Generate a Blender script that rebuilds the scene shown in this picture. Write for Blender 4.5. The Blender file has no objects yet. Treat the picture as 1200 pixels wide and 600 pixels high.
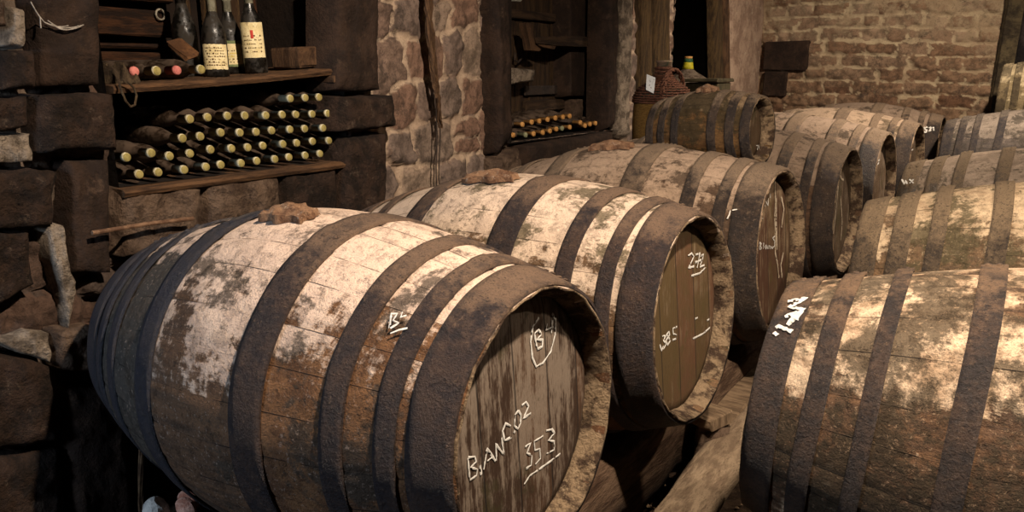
import bpy, math, random
import numpy as np
from mathutils import Vector, Matrix, Euler
rnd = random.Random(7)
SC = 1.35                      # metres per survey unit
H0 = 1.39                      # eye height above the floor
COL = bpy.context.scene.collection
FPX, PITCH, YAW, CX, CY = 932.01, 0.276838, 0.594463, 588.26, 349.16

# ------------------------------------------------------------------ camera survey helpers
_F = np.array([-math.sin(YAW)*math.cos(PITCH), math.cos(YAW)*math.cos(PITCH), -math.sin(PITCH)])
_R = np.array([math.cos(YAW), math.sin(YAW), 0.0])
_U = np.cross(_R, _F)
CAM = np.array([0, 0, H0])
def ray(u, v): return _F + _R*(u-CX)/FPX - _U*(v-CY)/FPX
def onx(u, v, X): d = ray(u, v); return CAM + d*(X/d[0])
def ony(u, v, Y): d = ray(u, v); return CAM + d*(Y/d[1])
def onz(u, v, Z): d = ray(u, v); return CAM + d*((Z-H0)/d[2])
def W(x, y, z): return Vector((x*SC, y*SC, z*SC+H0))

# ------------------------------------------------------------------ object helpers
def tag(o, label=None, cat=None, group=None, kind=None):
    if label: o['label'] = label
    if cat: o['category'] = cat
    if group: o['group'] = group
    if kind: o['kind'] = kind
    return o
def empty(name, loc, rot=(0, 0, 0)):
    o = bpy.data.objects.new(name, None); COL.objects.link(o)
    o.empty_display_size = .05; o.location = loc; o.rotation_euler = rot
    return o
class MB:
    def __init__(s): s.v = []; s.f = []; s.uv = None; s.up = None; s.attr = {}
    def add(s, vs, fs):
        b = len(s.v); s.v += [tuple(map(float, p)) for p in vs]; s.f += [tuple(b+i for i in f) for f in fs]
    def box(s, c, d, rot=None, jit=0.0, bev=0.0):
        hx, hy, hz = d[0]/2, d[1]/2, d[2]/2
        b = min(bev, hx*.8, hy*.8, hz*.8)
        vs = []; fs = []
        if b > 0:
            idx = {}
            for sx in (-1, 1):
                for sy in (-1, 1):
                    for sz in (-1, 1):
                        for k in range(3):
                            p = [sx*hx, sy*hy, sz*hz]
                            for j in range(3):
                                if j != k: p[j] -= (sx, sy, sz)[j]*b
                            idx[(sx, sy, sz, k)] = len(vs); vs.append(p)
            def q(a, sg):
                o = [i for i in range(3) if i != a]; r = []
                for e in ((-1, -1), (1, -1), (1, 1), (-1, 1)):
                    t = [0, 0, 0]; t[a] = sg; t[o[0]] = e[0]; t[o[1]] = e[1]; r.append(idx[(t[0], t[1], t[2], a)])
                return r
            for a in range(3):
                for sg in (-1, 1):
                    r = q(a, sg); fs.append(r if sg*(-1 if a == 1 else 1) > 0 else r[::-1])
            for a in range(3):
                o = [i for i in range(3) if i != a]
                for e in ((-1, -1), (-1, 1), (1, -1), (1, 1)):
                    t0 = [0, 0, 0]; t0[o[0]] = e[0]; t0[o[1]] = e[1]
                    t1 = list(t0); t0[a] = -1; t1[a] = 1
                    fs.append([idx[(*t0, o[0])], idx[(*t1, o[0])], idx[(*t1, o[1])], idx[(*t0, o[1])]])
            for sx in (-1, 1):
                for sy in (-1, 1):
                    for sz in (-1, 1): fs.append([idx[(sx, sy, sz, k)] for k in range(3)])
        else:
            vs = [(sx*hx, sy*hy, sz*hz) for sx in (-1, 1) for sy in (-1, 1) for sz in (-1, 1)]
            fs = [(0, 1, 3, 2), (4, 6, 7, 5), (0, 4, 5, 1), (2, 3, 7, 6), (0, 2, 6, 4), (1, 5, 7, 3)]
        m = Euler(rot).to_matrix() if rot else None
        out = []
        for p in vs:
            p = Vector(p)
            if jit: p += Vector([rnd.uniform(-jit, jit) for _ in range(3)])
            if m: p = m @ p
            out.append(p + Vector(c))
        s.add(out, fs); return s
    def tube(s, pts, r, n=8, cap=True):
        pts = [Vector(p) for p in pts]; rs = r if isinstance(r, (list, tuple)) else [r]*len(pts)
        vs = []; fs = []; prev = None
        for i, p in enumerate(pts):
            d = (pts[min(i+1, len(pts)-1)]-pts[max(i-1, 0)])
            d = d.normalized() if d.length > 1e-9 else Vector((0, 0, 1))
            if prev is None:
                a = d.orthogonal().normalized()
            else:
                a = (prev - d*prev.dot(d)); a = a.normalized() if a.length > 1e-6 else d.orthogonal().normalized()
            prev = a; b = d.cross(a)
            for k in range(n):
                t = 2*math.pi*k/n; vs.append(p+(a*math.cos(t)+b*math.sin(t))*rs[i])
        for i in range(len(pts)-1):
            for k in range(n):
                fs.append((i*n+k, i*n+(k+1) % n, (i+1)*n+(k+1) % n, (i+1)*n+k))
        if cap:
            fs.append(tuple(range(n))[::-1]); fs.append(tuple((len(pts)-1)*n+k for k in range(n)))
        s.add(vs, fs); return s
    def lathe(s, prof, n=24, axis='z', o=(0, 0, 0)):
        vs = []; fs = []
        for (r, h) in prof:
            for k in range(n):
                t = 2*math.pi*k/n
                c, d = r*math.cos(t), r*math.sin(t)
                p = (c, d, h) if axis == 'z' else (h, c, d)
                vs.append((p[0]+o[0], p[1]+o[1], p[2]+o[2]))
        for i in range(len(prof)-1):
            for k in range(n):
                fs.append((i*n+k, i*n+(k+1) % n, (i+1)*n+(k+1) % n, (i+1)*n+k))
        if prof[0][0] > 1e-4: fs.append(tuple(range(n))[::-1])
        if prof[-1][0] > 1e-4: fs.append(tuple((len(prof)-1)*n+k for k in range(n)))
        s.add(vs, fs); return s
    def build(s, name, mat, parent=None, smooth=False, loc=None):
        me = bpy.data.meshes.new(name)
        me.from_pydata(s.v, [], s.f); me.update()
        if s.uv is not None:
            ul = me.uv_layers.new(name='UVMap'); li = np.zeros(len(me.loops), dtype=np.int32)
            me.loops.foreach_get('vertex_index', li)
            uv = np.array(s.uv, dtype=np.float32)[li]; ul.data.foreach_set('uv', uv.ravel())
        for k, a in s.attr.items():
            at = me.attributes.new(k, 'FLOAT', 'POINT'); at.data.foreach_set('value', np.array(a, dtype=np.float32))
        if smooth: me.shade_smooth()
        me.materials.append(mat)
        o = bpy.data.objects.new(name, me); COL.objects.link(o)
        if parent: o.parent = parent
        if loc is not None: o.location = loc
        return o
def copy_tree(o, parent=None):
    c = o.copy(); COL.objects.link(c); c.parent = parent
    for ch in o.children: copy_tree(ch, c)
    return c

# ------------------------------------------------------------------ numpy noise
def hsh(i, j, k=0):
    x = (np.asarray(i).astype(np.int64)*374761393 + np.asarray(j).astype(np.int64)*668265263 + k*974634777) & 0x7fffffff
    x = ((x ^ (x >> 13))*1274126177) & 0x7fffffff
    x = x ^ (x >> 16)
    return (x & 0xffffff)/float(0x1000000)
def vnoise(x, y, k=0):
    xi = np.floor(x); yi = np.floor(y); fx = x-xi; fy = y-yi
    fx = fx*fx*(3-2*fx); fy = fy*fy*(3-2*fy)
    a = hsh(xi, yi, k); b = hsh(xi+1, yi, k); c = hsh(xi, yi+1, k); d = hsh(xi+1, yi+1, k)
    return (a*(1-fx)+b*fx)*(1-fy)+(c*(1-fx)+d*fx)*fy
def fbm(x, y, k=0, o=4):
    s = 0; a = .5; t = 0
    for i in range(o):
        s = s+a*vnoise(x*2**i, y*2**i, k+i*17); t += a; a *= .55
    return s/t
def worley(x, y, k=0, jit=.8):
    xi = np.floor(x); yi = np.floor(y); f1 = np.full(x.shape, 9.); f2 = np.full(x.shape, 9.); idv = np.zeros(x.shape)
    for dx in (-1, 0, 1):
        for dy in (-1, 0, 1):
            cx = xi+dx; cy = yi+dy
            px = cx+.5+jit*(hsh(cx, cy, k)-.5); py = cy+.5+jit*(hsh(cx, cy, k+5)-.5)
            px = px + .5*(np.mod(cy, 2))*.0
            d = np.hypot(px-x, py-y); cid = hsh(cx, cy, k+9)
            n = d < f1
            f2 = np.where(n, f1, np.minimum(f2, d)); idv = np.where(n, cid, idv); f1 = np.where(n, d, f1)
    return f1, f2, idv
def sstep(a, b, x):
    t = np.clip((x-a)/(b-a), 0, 1); return t*t*(3-2*t)

# ------------------------------------------------------------------ materials
def srgb(r, g, b):
    f = lambda c: (c/255/12.92) if c/255 <= .04045 else ((c/255+.055)/1.055)**2.4
    return (f(r), f(g), f(b), 1.0)
class NT:
    def __init__(s, name, rough=.85, spec=.25):
        s.m = bpy.data.materials.new(name); s.m.use_nodes = True; s.t = s.m.node_tree; s.t.nodes.clear()
        s.out = s.t.nodes.new('ShaderNodeOutputMaterial'); s.b = s.t.nodes.new('ShaderNodeBsdfPrincipled')
        s.t.links.new(s.b.outputs[0], s.out.inputs[0]); s.b.inputs['Roughness'].default_value = rough
        s.b.inputs['Specular IOR Level'].default_value = spec
    def n(s, typ, **kw):
        nd = s.t.nodes.new(typ)
        for k, v in kw.items(): setattr(nd, k, v)
        return nd
    def L(s, a, b):
        if hasattr(a, 'is_output'): s.t.links.new(a, b)
        else: b.default_value = a
    def obj(s): return s.n('ShaderNodeTexCoord').outputs['Object']
    def uv(s): return s.n('ShaderNodeTexCoord').outputs['UV']
    def attr(s, name): return s.n('ShaderNodeAttribute', attribute_name=name).outputs['Fac']
    def map(s, v, sc, loc=(0, 0, 0)):
        m = s.n('ShaderNodeMapping'); s.L(v, m.inputs[0]); m.inputs['Scale'].default_value = sc; 
        s.L(loc, m.inputs['Location']); return m.outputs[0]
    def rndloc(s):
        r = s.n('ShaderNodeObjectInfo').outputs['Random']
        c = s.n('ShaderNodeCombineXYZ'); a = s.math('MULTIPLY', r, 37.0); s.L(a, c.inputs[0]); s.L(a, c.inputs[1]); return c.outputs[0]
    def noise(s, v, scale, detail=5, rough=.6, dist=0.0):
        t = s.n('ShaderNodeTexNoise'); s.L(v, t.inputs['Vector']); t.inputs['Scale'].default_value = scale
        t.inputs['Detail'].default_value = detail; t.inputs['Roughness'].default_value = rough; t.inputs['Distortion'].default_value = dist
        return t.outputs['Fac']
    def math(s, op, a, b=0.0, c=None, clamp=False):
        m = s.n('ShaderNodeMath', operation=op, use_clamp=clamp); s.L(a, m.inputs[0]); s.L(b, m.inputs[1])
        if c is not None: s.L(c, m.inputs[2])
        return m.outputs[0]
    def ramp(s, f, lo, hi, a=0.0, b=1.0):
        m = s.n('ShaderNodeMapRange', interpolation_type='SMOOTHSTEP'); s.L(f, m.inputs['Value'])
        s.L(lo, m.inputs['From Min']); s.L(hi, m.inputs['From Max']); s.L(a, m.inputs['To Min']); s.L(b, m.inputs['To Max'])
        return m.outputs['Result']
    def mix(s, f, a, b, mode='MIX'):
        m = s.n('ShaderNodeMix', data_type='RGBA', blend_type=mode); s.L(f, m.inputs[0]); s.L(a, m.inputs[6]); s.L(b, m.inputs[7]); return m.outputs[2]
    def sep(s, v):
        x = s.n('ShaderNodeSeparateXYZ'); s.L(v, x.inputs[0]); return x.outputs
    def white(s, v):
        w = s.n('ShaderNodeTexWhiteNoise', noise_dimensions='1D'); s.L(v, w.inputs['W']); return w.outputs['Value']
    def add(s, a, b):
        m = s.n('ShaderNodeVectorMath', operation='ADD'); s.L(a, m.inputs[0]); s.L(b, m.inputs[1]); return m.outputs[0]
    def bump(s, h, strength=.5, dist=.01):
        b = s.n('ShaderNodeBump'); b.inputs['Strength'].default_value = strength; b.inputs['Distance'].default_value = dist
        s.L(h, b.inputs['Height']); s.L(b.outputs[0], s.b.inputs['Normal'])
    def base(s, c): s.L(c, s.b.inputs['Base Color'])

def stave_mat(name, wood, wood2, pale, pale2, moss, cover=.5, mossamt=.45, topdust=.25, toplight=None, ends=None):
    t = NT(name, .88, .18); o = t.add(t.obj(), t.rndloc()); u = t.sep(t.uv()); fl = t.math('FLOOR', u[0]); fr = t.math('FRACT', u[0])
    wn = t.white(fl); wn2 = t.white(t.math('ADD', fl, 91.3)); up = t.attr('up')
    big = t.noise(o, 3.2, 9, .68, .35); mid = t.noise(o, 11, 8, .7, .2); fine = t.noise(o, 65, 5, .7); grit = t.noise(o, 190, 3, .7)
    st = t.map(o, (2.0, 26.0, 26.0)); streak = t.noise(st, 1.6, 6, .65)
    ax = t.map(o, (22.0, 2.5, 2.5)); drip = t.noise(ax, 1.3, 6, .7, .3)
    woodc = t.mix(t.ramp(t.math('ADD', t.math('MULTIPLY', streak, .6), t.math('MULTIPLY', big, .4)), .38, .62), wood, wood2)
    if ends:
        ox = t.sep(t.obj())[0]; woodc = t.mix(t.ramp(ox, .10, .20, 0, .8), woodc, t.mix(t.ramp(mid, .4, .6), ends[0], ends[1]))
        woodc = t.mix(t.ramp(ox, -.12, -.2, 0, .85), woodc, ends[2])
    woodc = t.mix(t.ramp(wn, 0, 1, 0, .35), woodc, t.mix(.5, woodc, (0.012, .01, .008, 1)))
    # flaking pale coat
    m = t.math('ADD', t.math('MULTIPLY', big, .46), t.math('MULTIPLY', mid, .26))
    m = t.math('ADD', m, t.math('MULTIPLY', drip, .18)); m = t.math('ADD', m, t.math('MULTIPLY', fine, .10))
    m = t.math('ADD', m, t.math('MULTIPLY', t.math('SUBTRACT', streak, .5), .22))
    if ends: m = t.math('SUBTRACT', m, t.ramp(ox, -.14, -.24, 0, .16)); m = t.math('SUBTRACT', m, t.ramp(ox, .12, .2, 0, .035))
    m = t.math('ADD', m, t.math('MULTIPLY', t.math('SUBTRACT', wn2, .5), .09))
    dst = t.ramp(t.math('ADD', up, t.math('MULTIPLY', t.math('SUBTRACT', big, .5), .9)), .15, 1.0)
    m = t.math('ADD', m, t.math('MULTIPLY', dst, topdust))
    th = .5 + (.5-cover)*.35 + topdust*.42
    mask = t.ramp(m, th-.025, th+.03)
    palec = t.mix(t.ramp(mid, .38, .62), pale, pale2)
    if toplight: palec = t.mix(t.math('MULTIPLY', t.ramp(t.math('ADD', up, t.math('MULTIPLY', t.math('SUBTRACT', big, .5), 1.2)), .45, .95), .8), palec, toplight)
    c = t.mix(t.math('MULTIPLY', mask, t.ramp(grit, .25, .6, .6, 1.0)), woodc, palec)
    mo = t.ramp(t.math('ADD', t.noise(t.add(o, (7.3, 1.1, 4.4)), 5.5, 9, .75, .3), t.math('MULTIPLY', fine, .15)), .66-mossamt*.22, .72-mossamt*.16)
    c = t.mix(t.math('MULTIPLY', mo, .85), c, moss)
    speck = t.ramp(t.noise(o, 48, 5, .85), .62, .68)
    c = t.mix(t.math('MULTIPLY', speck, .8), c, (0.018, .014, .012, 1))
    c = t.mix(t.ramp(grit, .50, .72, 0, .6), c, (0.028, .02, .015, 1)); c = t.mix(t.ramp(t.noise(t.add(o, (2, 8, 5)), 90, 4, .8), .58, .66, 0, .55), c, pale)
    seam = t.math('MINIMUM', fr, t.math('SUBTRACT', 1.0, fr))
    sm = t.ramp(seam, .0, .020, 1, 0)
    sm = t.math('MULTIPLY', sm, t.ramp(t.noise(o, 6, 6, .7), .44, .56, .12, 1))
    c = t.mix(t.math('MULTIPLY', sm, .7), c, (0.016, .012, .010, 1))
    t.base(c)
    h = t.math('ADD', t.math('MULTIPLY', mask, .25), t.math('MULTIPLY', fine, .55)); h = t.math('ADD', h, t.math('MULTIPLY', grit, .45))
    h = t.math('ADD', h, t.math('MULTIPLY', streak, .35)); h = t.math('SUBTRACT', h, t.math('MULTIPLY', sm, .5)); h = t.math('ADD', h, t.math('MULTIPLY', t.ramp(t.noise(o, 30, 6, .8), .5, .7), .5)); t.bump(h, .9, .008)
    return t.m
def hoop_mat(name, dark, rust, dust, dustamt=.5):
    t = NT(name, .72, .3); o = t.add(t.obj(), t.rndloc()); up = t.attr('up')
    big = t.noise(o, 5, 8, .7, .3); mid = t.noise(o, 24, 7, .75); fine = t.noise(o, 120, 4, .7)
    c = t.mix(t.ramp(t.math('ADD', t.math('MULTIPLY', mid, .6), t.math('MULTIPLY', big, .4)), .42, .6), dark, rust)
    d = t.math('ADD', t.math('MULTIPLY', t.math('POWER', up, 2.0), .5), t.math('MULTIPLY', t.math('ADD', mid, big), .5))
    dm = t.ramp(d, 1.0-dustamt*.5, 1.22-dustamt*.45); gran = t.noise(o, 75, 6, .85)
    c = t.mix(t.math('MULTIPLY', dm, t.ramp(fine, .3, .6, .5, 1)), c, dust)
    c = t.mix(t.ramp(fine, .52, .66, 0, .75), c, (0.012, .009, .009, 1)); c = t.mix(t.math('MULTIPLY', t.ramp(gran, .56, .66), .55), c, dust)
    t.base(c); t.L(t.ramp(dm, 0, 1, .55, .95), t.b.inputs['Roughness'])
    t.bump(t.math('ADD', t.math('ADD', fine, gran), t.math('MULTIPLY', mid, .8)), 1.0, .007); return t.m
def head_mat(name, a, b, grey, greyamt, moss):
    t = NT(name, .62, .3); o = t.add(t.obj(), t.rndloc()); raw = t.sep(t.obj())
    pl = t.math('MULTIPLY', raw[1], 8.2); pl = t.math('ADD', pl, t.math('MULTIPLY', raw[2], .45)); fl = t.math('FLOOR', pl); fr = t.math('FRACT', pl); wn = t.white(fl)
    st = t.noise(t.map(o, (30, 30, 2.0)), 1.8, 7, .7); big = t.noise(o, 5, 8, .7, .3); fine = t.noise(t.map(o, (3, 3, .5)), 60, 5, .7)
    c = t.mix(t.ramp(t.math('ADD', big, t.math('MULTIPLY', t.math('SUBTRACT', wn, .5), .3)), .35, .65), a, b)
    g = t.math('ADD', t.math('MULTIPLY', st, .55), t.math('MULTIPLY', big, .45)); g = t.math('ADD', g, t.math('MULTIPLY', raw[2], .12))
    g = t.math('ADD', g, t.math('MULTIPLY', t.math('SUBTRACT', fine, .5), .35))
    c = t.mix(t.math('MULTIPLY', t.ramp(g, .62-greyamt*.2, .74-greyamt*.2), .8), c, grey)
    c = t.mix(t.math('MULTIPLY', t.ramp(t.noise(t.add(o, (3, 9, 2)), 7, 7, .7), .55, .64), .7), c, moss)
    c = t.mix(t.ramp(fine, .55, .75, 0, .6), c, (.015, .011, .009, 1))
    sm = t.ramp(t.math('MINIMUM', fr, t.math('SUBTRACT', 1.0, fr)), 0, .035, 1, 0)
    c = t.mix(t.math('MULTIPLY', sm, .85), c, (.01, .008, .007, 1)); t.base(c)
    t.bump(t.math('SUBTRACT', t.math('ADD', fine, st), t.math('MULTIPLY', sm, .8)), .6, .005); return t.m
def simple(name, a, b, scale=14, rough=.85, bump=.5, dist=.006, stretch=(1, 1, 1), lo=.4, hi=.6, spots=None, spec=.2):
    t = NT(name, rough, spec); o = t.map(t.add(t.obj(), t.rndloc()), stretch)
    n1 = t.noise(o, scale, 8, .7, .2); n2 = t.noise(o, scale*7, 5, .7)
    c = t.mix(t.ramp(n1, lo, hi), a, b)
    if spots: c = t.mix(t.math('MULTIPLY', t.ramp(t.noise(t.add(o, (5, 3, 1)), scale*1.7, 10, .8), .55, .68), .9), c, spots)
    c = t.mix(t.ramp(n2, .52, .75, 0, .5), c, (.015, .012, .01, 1)); t.base(c)
    t.bump(t.math('ADD', n1, t.math('MULTIPLY', n2, .9)), bump, dist*1.3); return t.m
def stone_wall_mat(name, s1, s2, s3, m1, m2, cover=.5, lo=.46):
    t = NT(name, .92, .12); o = t.obj(); sid = t.attr('sid'); mo = t.attr('mortar'); tone = t.attr('tone')
    big = t.noise(o, 2.2, 7, .65, .3); mid = t.noise(o, 14, 8, .72, .2); fine = t.noise(o, 70, 5, .75); 
    c = t.mix(t.ramp(sid, .25, .6), s1, s2); c = t.mix(t.ramp(t.white(t.math('MULTIPLY', sid, 777.0)), .6, .75), c, s3)
    c = t.mix(t.ramp(mid, .42, .60, 0, .9), c, t.mix(.6, c, (.02, .015, .012, 1)))
    mc = t.mix(t.ramp(t.math('ADD', t.math('MULTIPLY', big, .5), t.math('MULTIPLY', mid, .5)), .42, .6), m1, m2)
    k = t.math('ADD', mo, t.math('MULTIPLY', t.math('SUBTRACT', mid, .5), 1.9)); k = t.math('ADD', k, t.math('MULTIPLY', t.math('SUBTRACT', big, .5), 1.5))
    c = t.mix(t.math('MULTIPLY', t.ramp(k, lo-.15, lo+.25), .85), c, mc)
    c = t.mix(t.ramp(fine, .52, .72, 0, .55), c, (.02, .014, .01, 1))
    c = t.mix(t.ramp(t.noise(t.add(o, (3, 3, 3)), 5, 9, .8), .54, .66, 0, .75), c, (.03, .025, .022, 1))
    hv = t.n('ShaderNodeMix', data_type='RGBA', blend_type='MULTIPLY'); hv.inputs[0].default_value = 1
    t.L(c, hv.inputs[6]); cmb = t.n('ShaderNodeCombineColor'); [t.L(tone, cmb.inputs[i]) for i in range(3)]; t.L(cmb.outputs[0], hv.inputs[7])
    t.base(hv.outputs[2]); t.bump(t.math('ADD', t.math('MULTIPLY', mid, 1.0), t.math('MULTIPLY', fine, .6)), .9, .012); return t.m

C = srgb
M = {}
IRON = hoop_mat('rusted_iron_hoop', C(36, 30, 32), C(62, 47, 40), C(112, 90, 72), .42)
IRON_B = hoop_mat('daylight_tinted_hoop', C(36, 37, 46), C(50, 46, 48), C(100, 90, 82), .14)  # bluish daylight on the nearest cask's far hoops, put into the iron colour
IRON_D = hoop_mat('dark_iron_hoop', C(38, 31, 28), C(62, 49, 39), C(128, 108, 88), .62)
IRON_M = hoop_mat('dust_caked_hoop', C(62, 52, 42), C(92, 76, 58), C(126, 106, 82), .75)
IRON_S = hoop_mat('slate_dusty_hoop', C(48, 44, 46), C(76, 66, 58), C(112, 100, 88), .5)
IRON_R = hoop_mat('crusted_iron_hoop', C(44, 38, 36), C(72, 56, 46), C(116, 92, 70), .30)
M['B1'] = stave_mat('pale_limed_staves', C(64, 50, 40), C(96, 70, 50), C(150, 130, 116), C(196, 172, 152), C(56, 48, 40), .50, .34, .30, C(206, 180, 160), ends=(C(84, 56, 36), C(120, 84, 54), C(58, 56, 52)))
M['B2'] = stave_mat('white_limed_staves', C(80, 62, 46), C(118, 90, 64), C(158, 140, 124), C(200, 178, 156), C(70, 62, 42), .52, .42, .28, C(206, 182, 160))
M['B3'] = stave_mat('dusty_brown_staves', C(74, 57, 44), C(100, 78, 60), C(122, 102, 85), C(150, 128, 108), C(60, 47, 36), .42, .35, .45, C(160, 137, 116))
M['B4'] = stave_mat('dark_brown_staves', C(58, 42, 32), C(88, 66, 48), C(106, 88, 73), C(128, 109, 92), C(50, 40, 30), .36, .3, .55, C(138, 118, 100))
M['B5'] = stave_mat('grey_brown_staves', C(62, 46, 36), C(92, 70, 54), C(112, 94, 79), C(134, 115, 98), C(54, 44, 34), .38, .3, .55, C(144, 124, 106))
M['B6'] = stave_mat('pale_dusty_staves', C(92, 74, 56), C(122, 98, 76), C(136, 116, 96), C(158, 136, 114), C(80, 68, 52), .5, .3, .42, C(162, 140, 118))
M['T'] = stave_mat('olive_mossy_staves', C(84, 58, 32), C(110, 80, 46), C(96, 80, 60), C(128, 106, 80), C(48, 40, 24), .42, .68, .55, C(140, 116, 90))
M['R1'] = stave_mat('ochre_mossy_staves', C(70, 54, 42), C(112, 82, 58), C(150, 124, 98), C(204, 178, 148), C(54, 46, 34), .46, .62, .12)
M['R2'] = stave_mat('yellow_mossy_staves', C(90, 72, 54), C(126, 98, 70), C(158, 134, 106), C(192, 168, 136), C(74, 66, 46), .48, .5, .2)
M['R3'] = stave_mat('grey_weathered_staves', C(78, 66, 56), C(108, 92, 76), C(136, 118, 100), C(162, 142, 122), C(66, 58, 44), .46, .4, .3)
M['R4'] = stave_mat('slate_grey_staves', C(72, 66, 62), C(98, 88, 80), C(122, 110, 98), C(146, 132, 118), C(66, 60, 52), .46, .35, .3)
M['R5'] = stave_mat('cream_yellow_staves', C(120, 104, 76), C(142, 124, 92), C(168, 150, 116), C(184, 166, 132), C(104, 92, 66), .6, .2, .2)
HD = {'B1': head_mat('grey_brown_head_boards', C(52, 37, 27), C(76, 54, 38), C(124, 110, 96), .66, C(52, 46, 27)),
      'B2': head_mat('olive_brown_head_boards', C(78, 62, 38), C(88, 60, 42), C(112, 96, 74), .25, C(72, 62, 34)),
      'B3': head_mat('red_brown_head_boards', C(74, 50, 36), C(84, 63, 43), C(136, 116, 92), .3, C(80, 66, 38)),
      'X': head_mat('mossy_head_boards', C(66, 50, 34), C(80, 62, 44), C(118, 104, 88), .35, C(60, 53, 30))}
CHALK = simple('white_chalk', C(176, 172, 164), C(206, 202, 194), 60, .95, .2, .001)
CHIME = simple('crusted_chime_wood', C(66, 50, 38), C(142, 120, 94), 18, .9, 1, .012, spots=C(176, 154, 124), lo=.42, hi=.58)
DRIP = simple('pale_drip', C(150, 134, 112), C(184, 168, 146), 16, .9, .3, .002)

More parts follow.
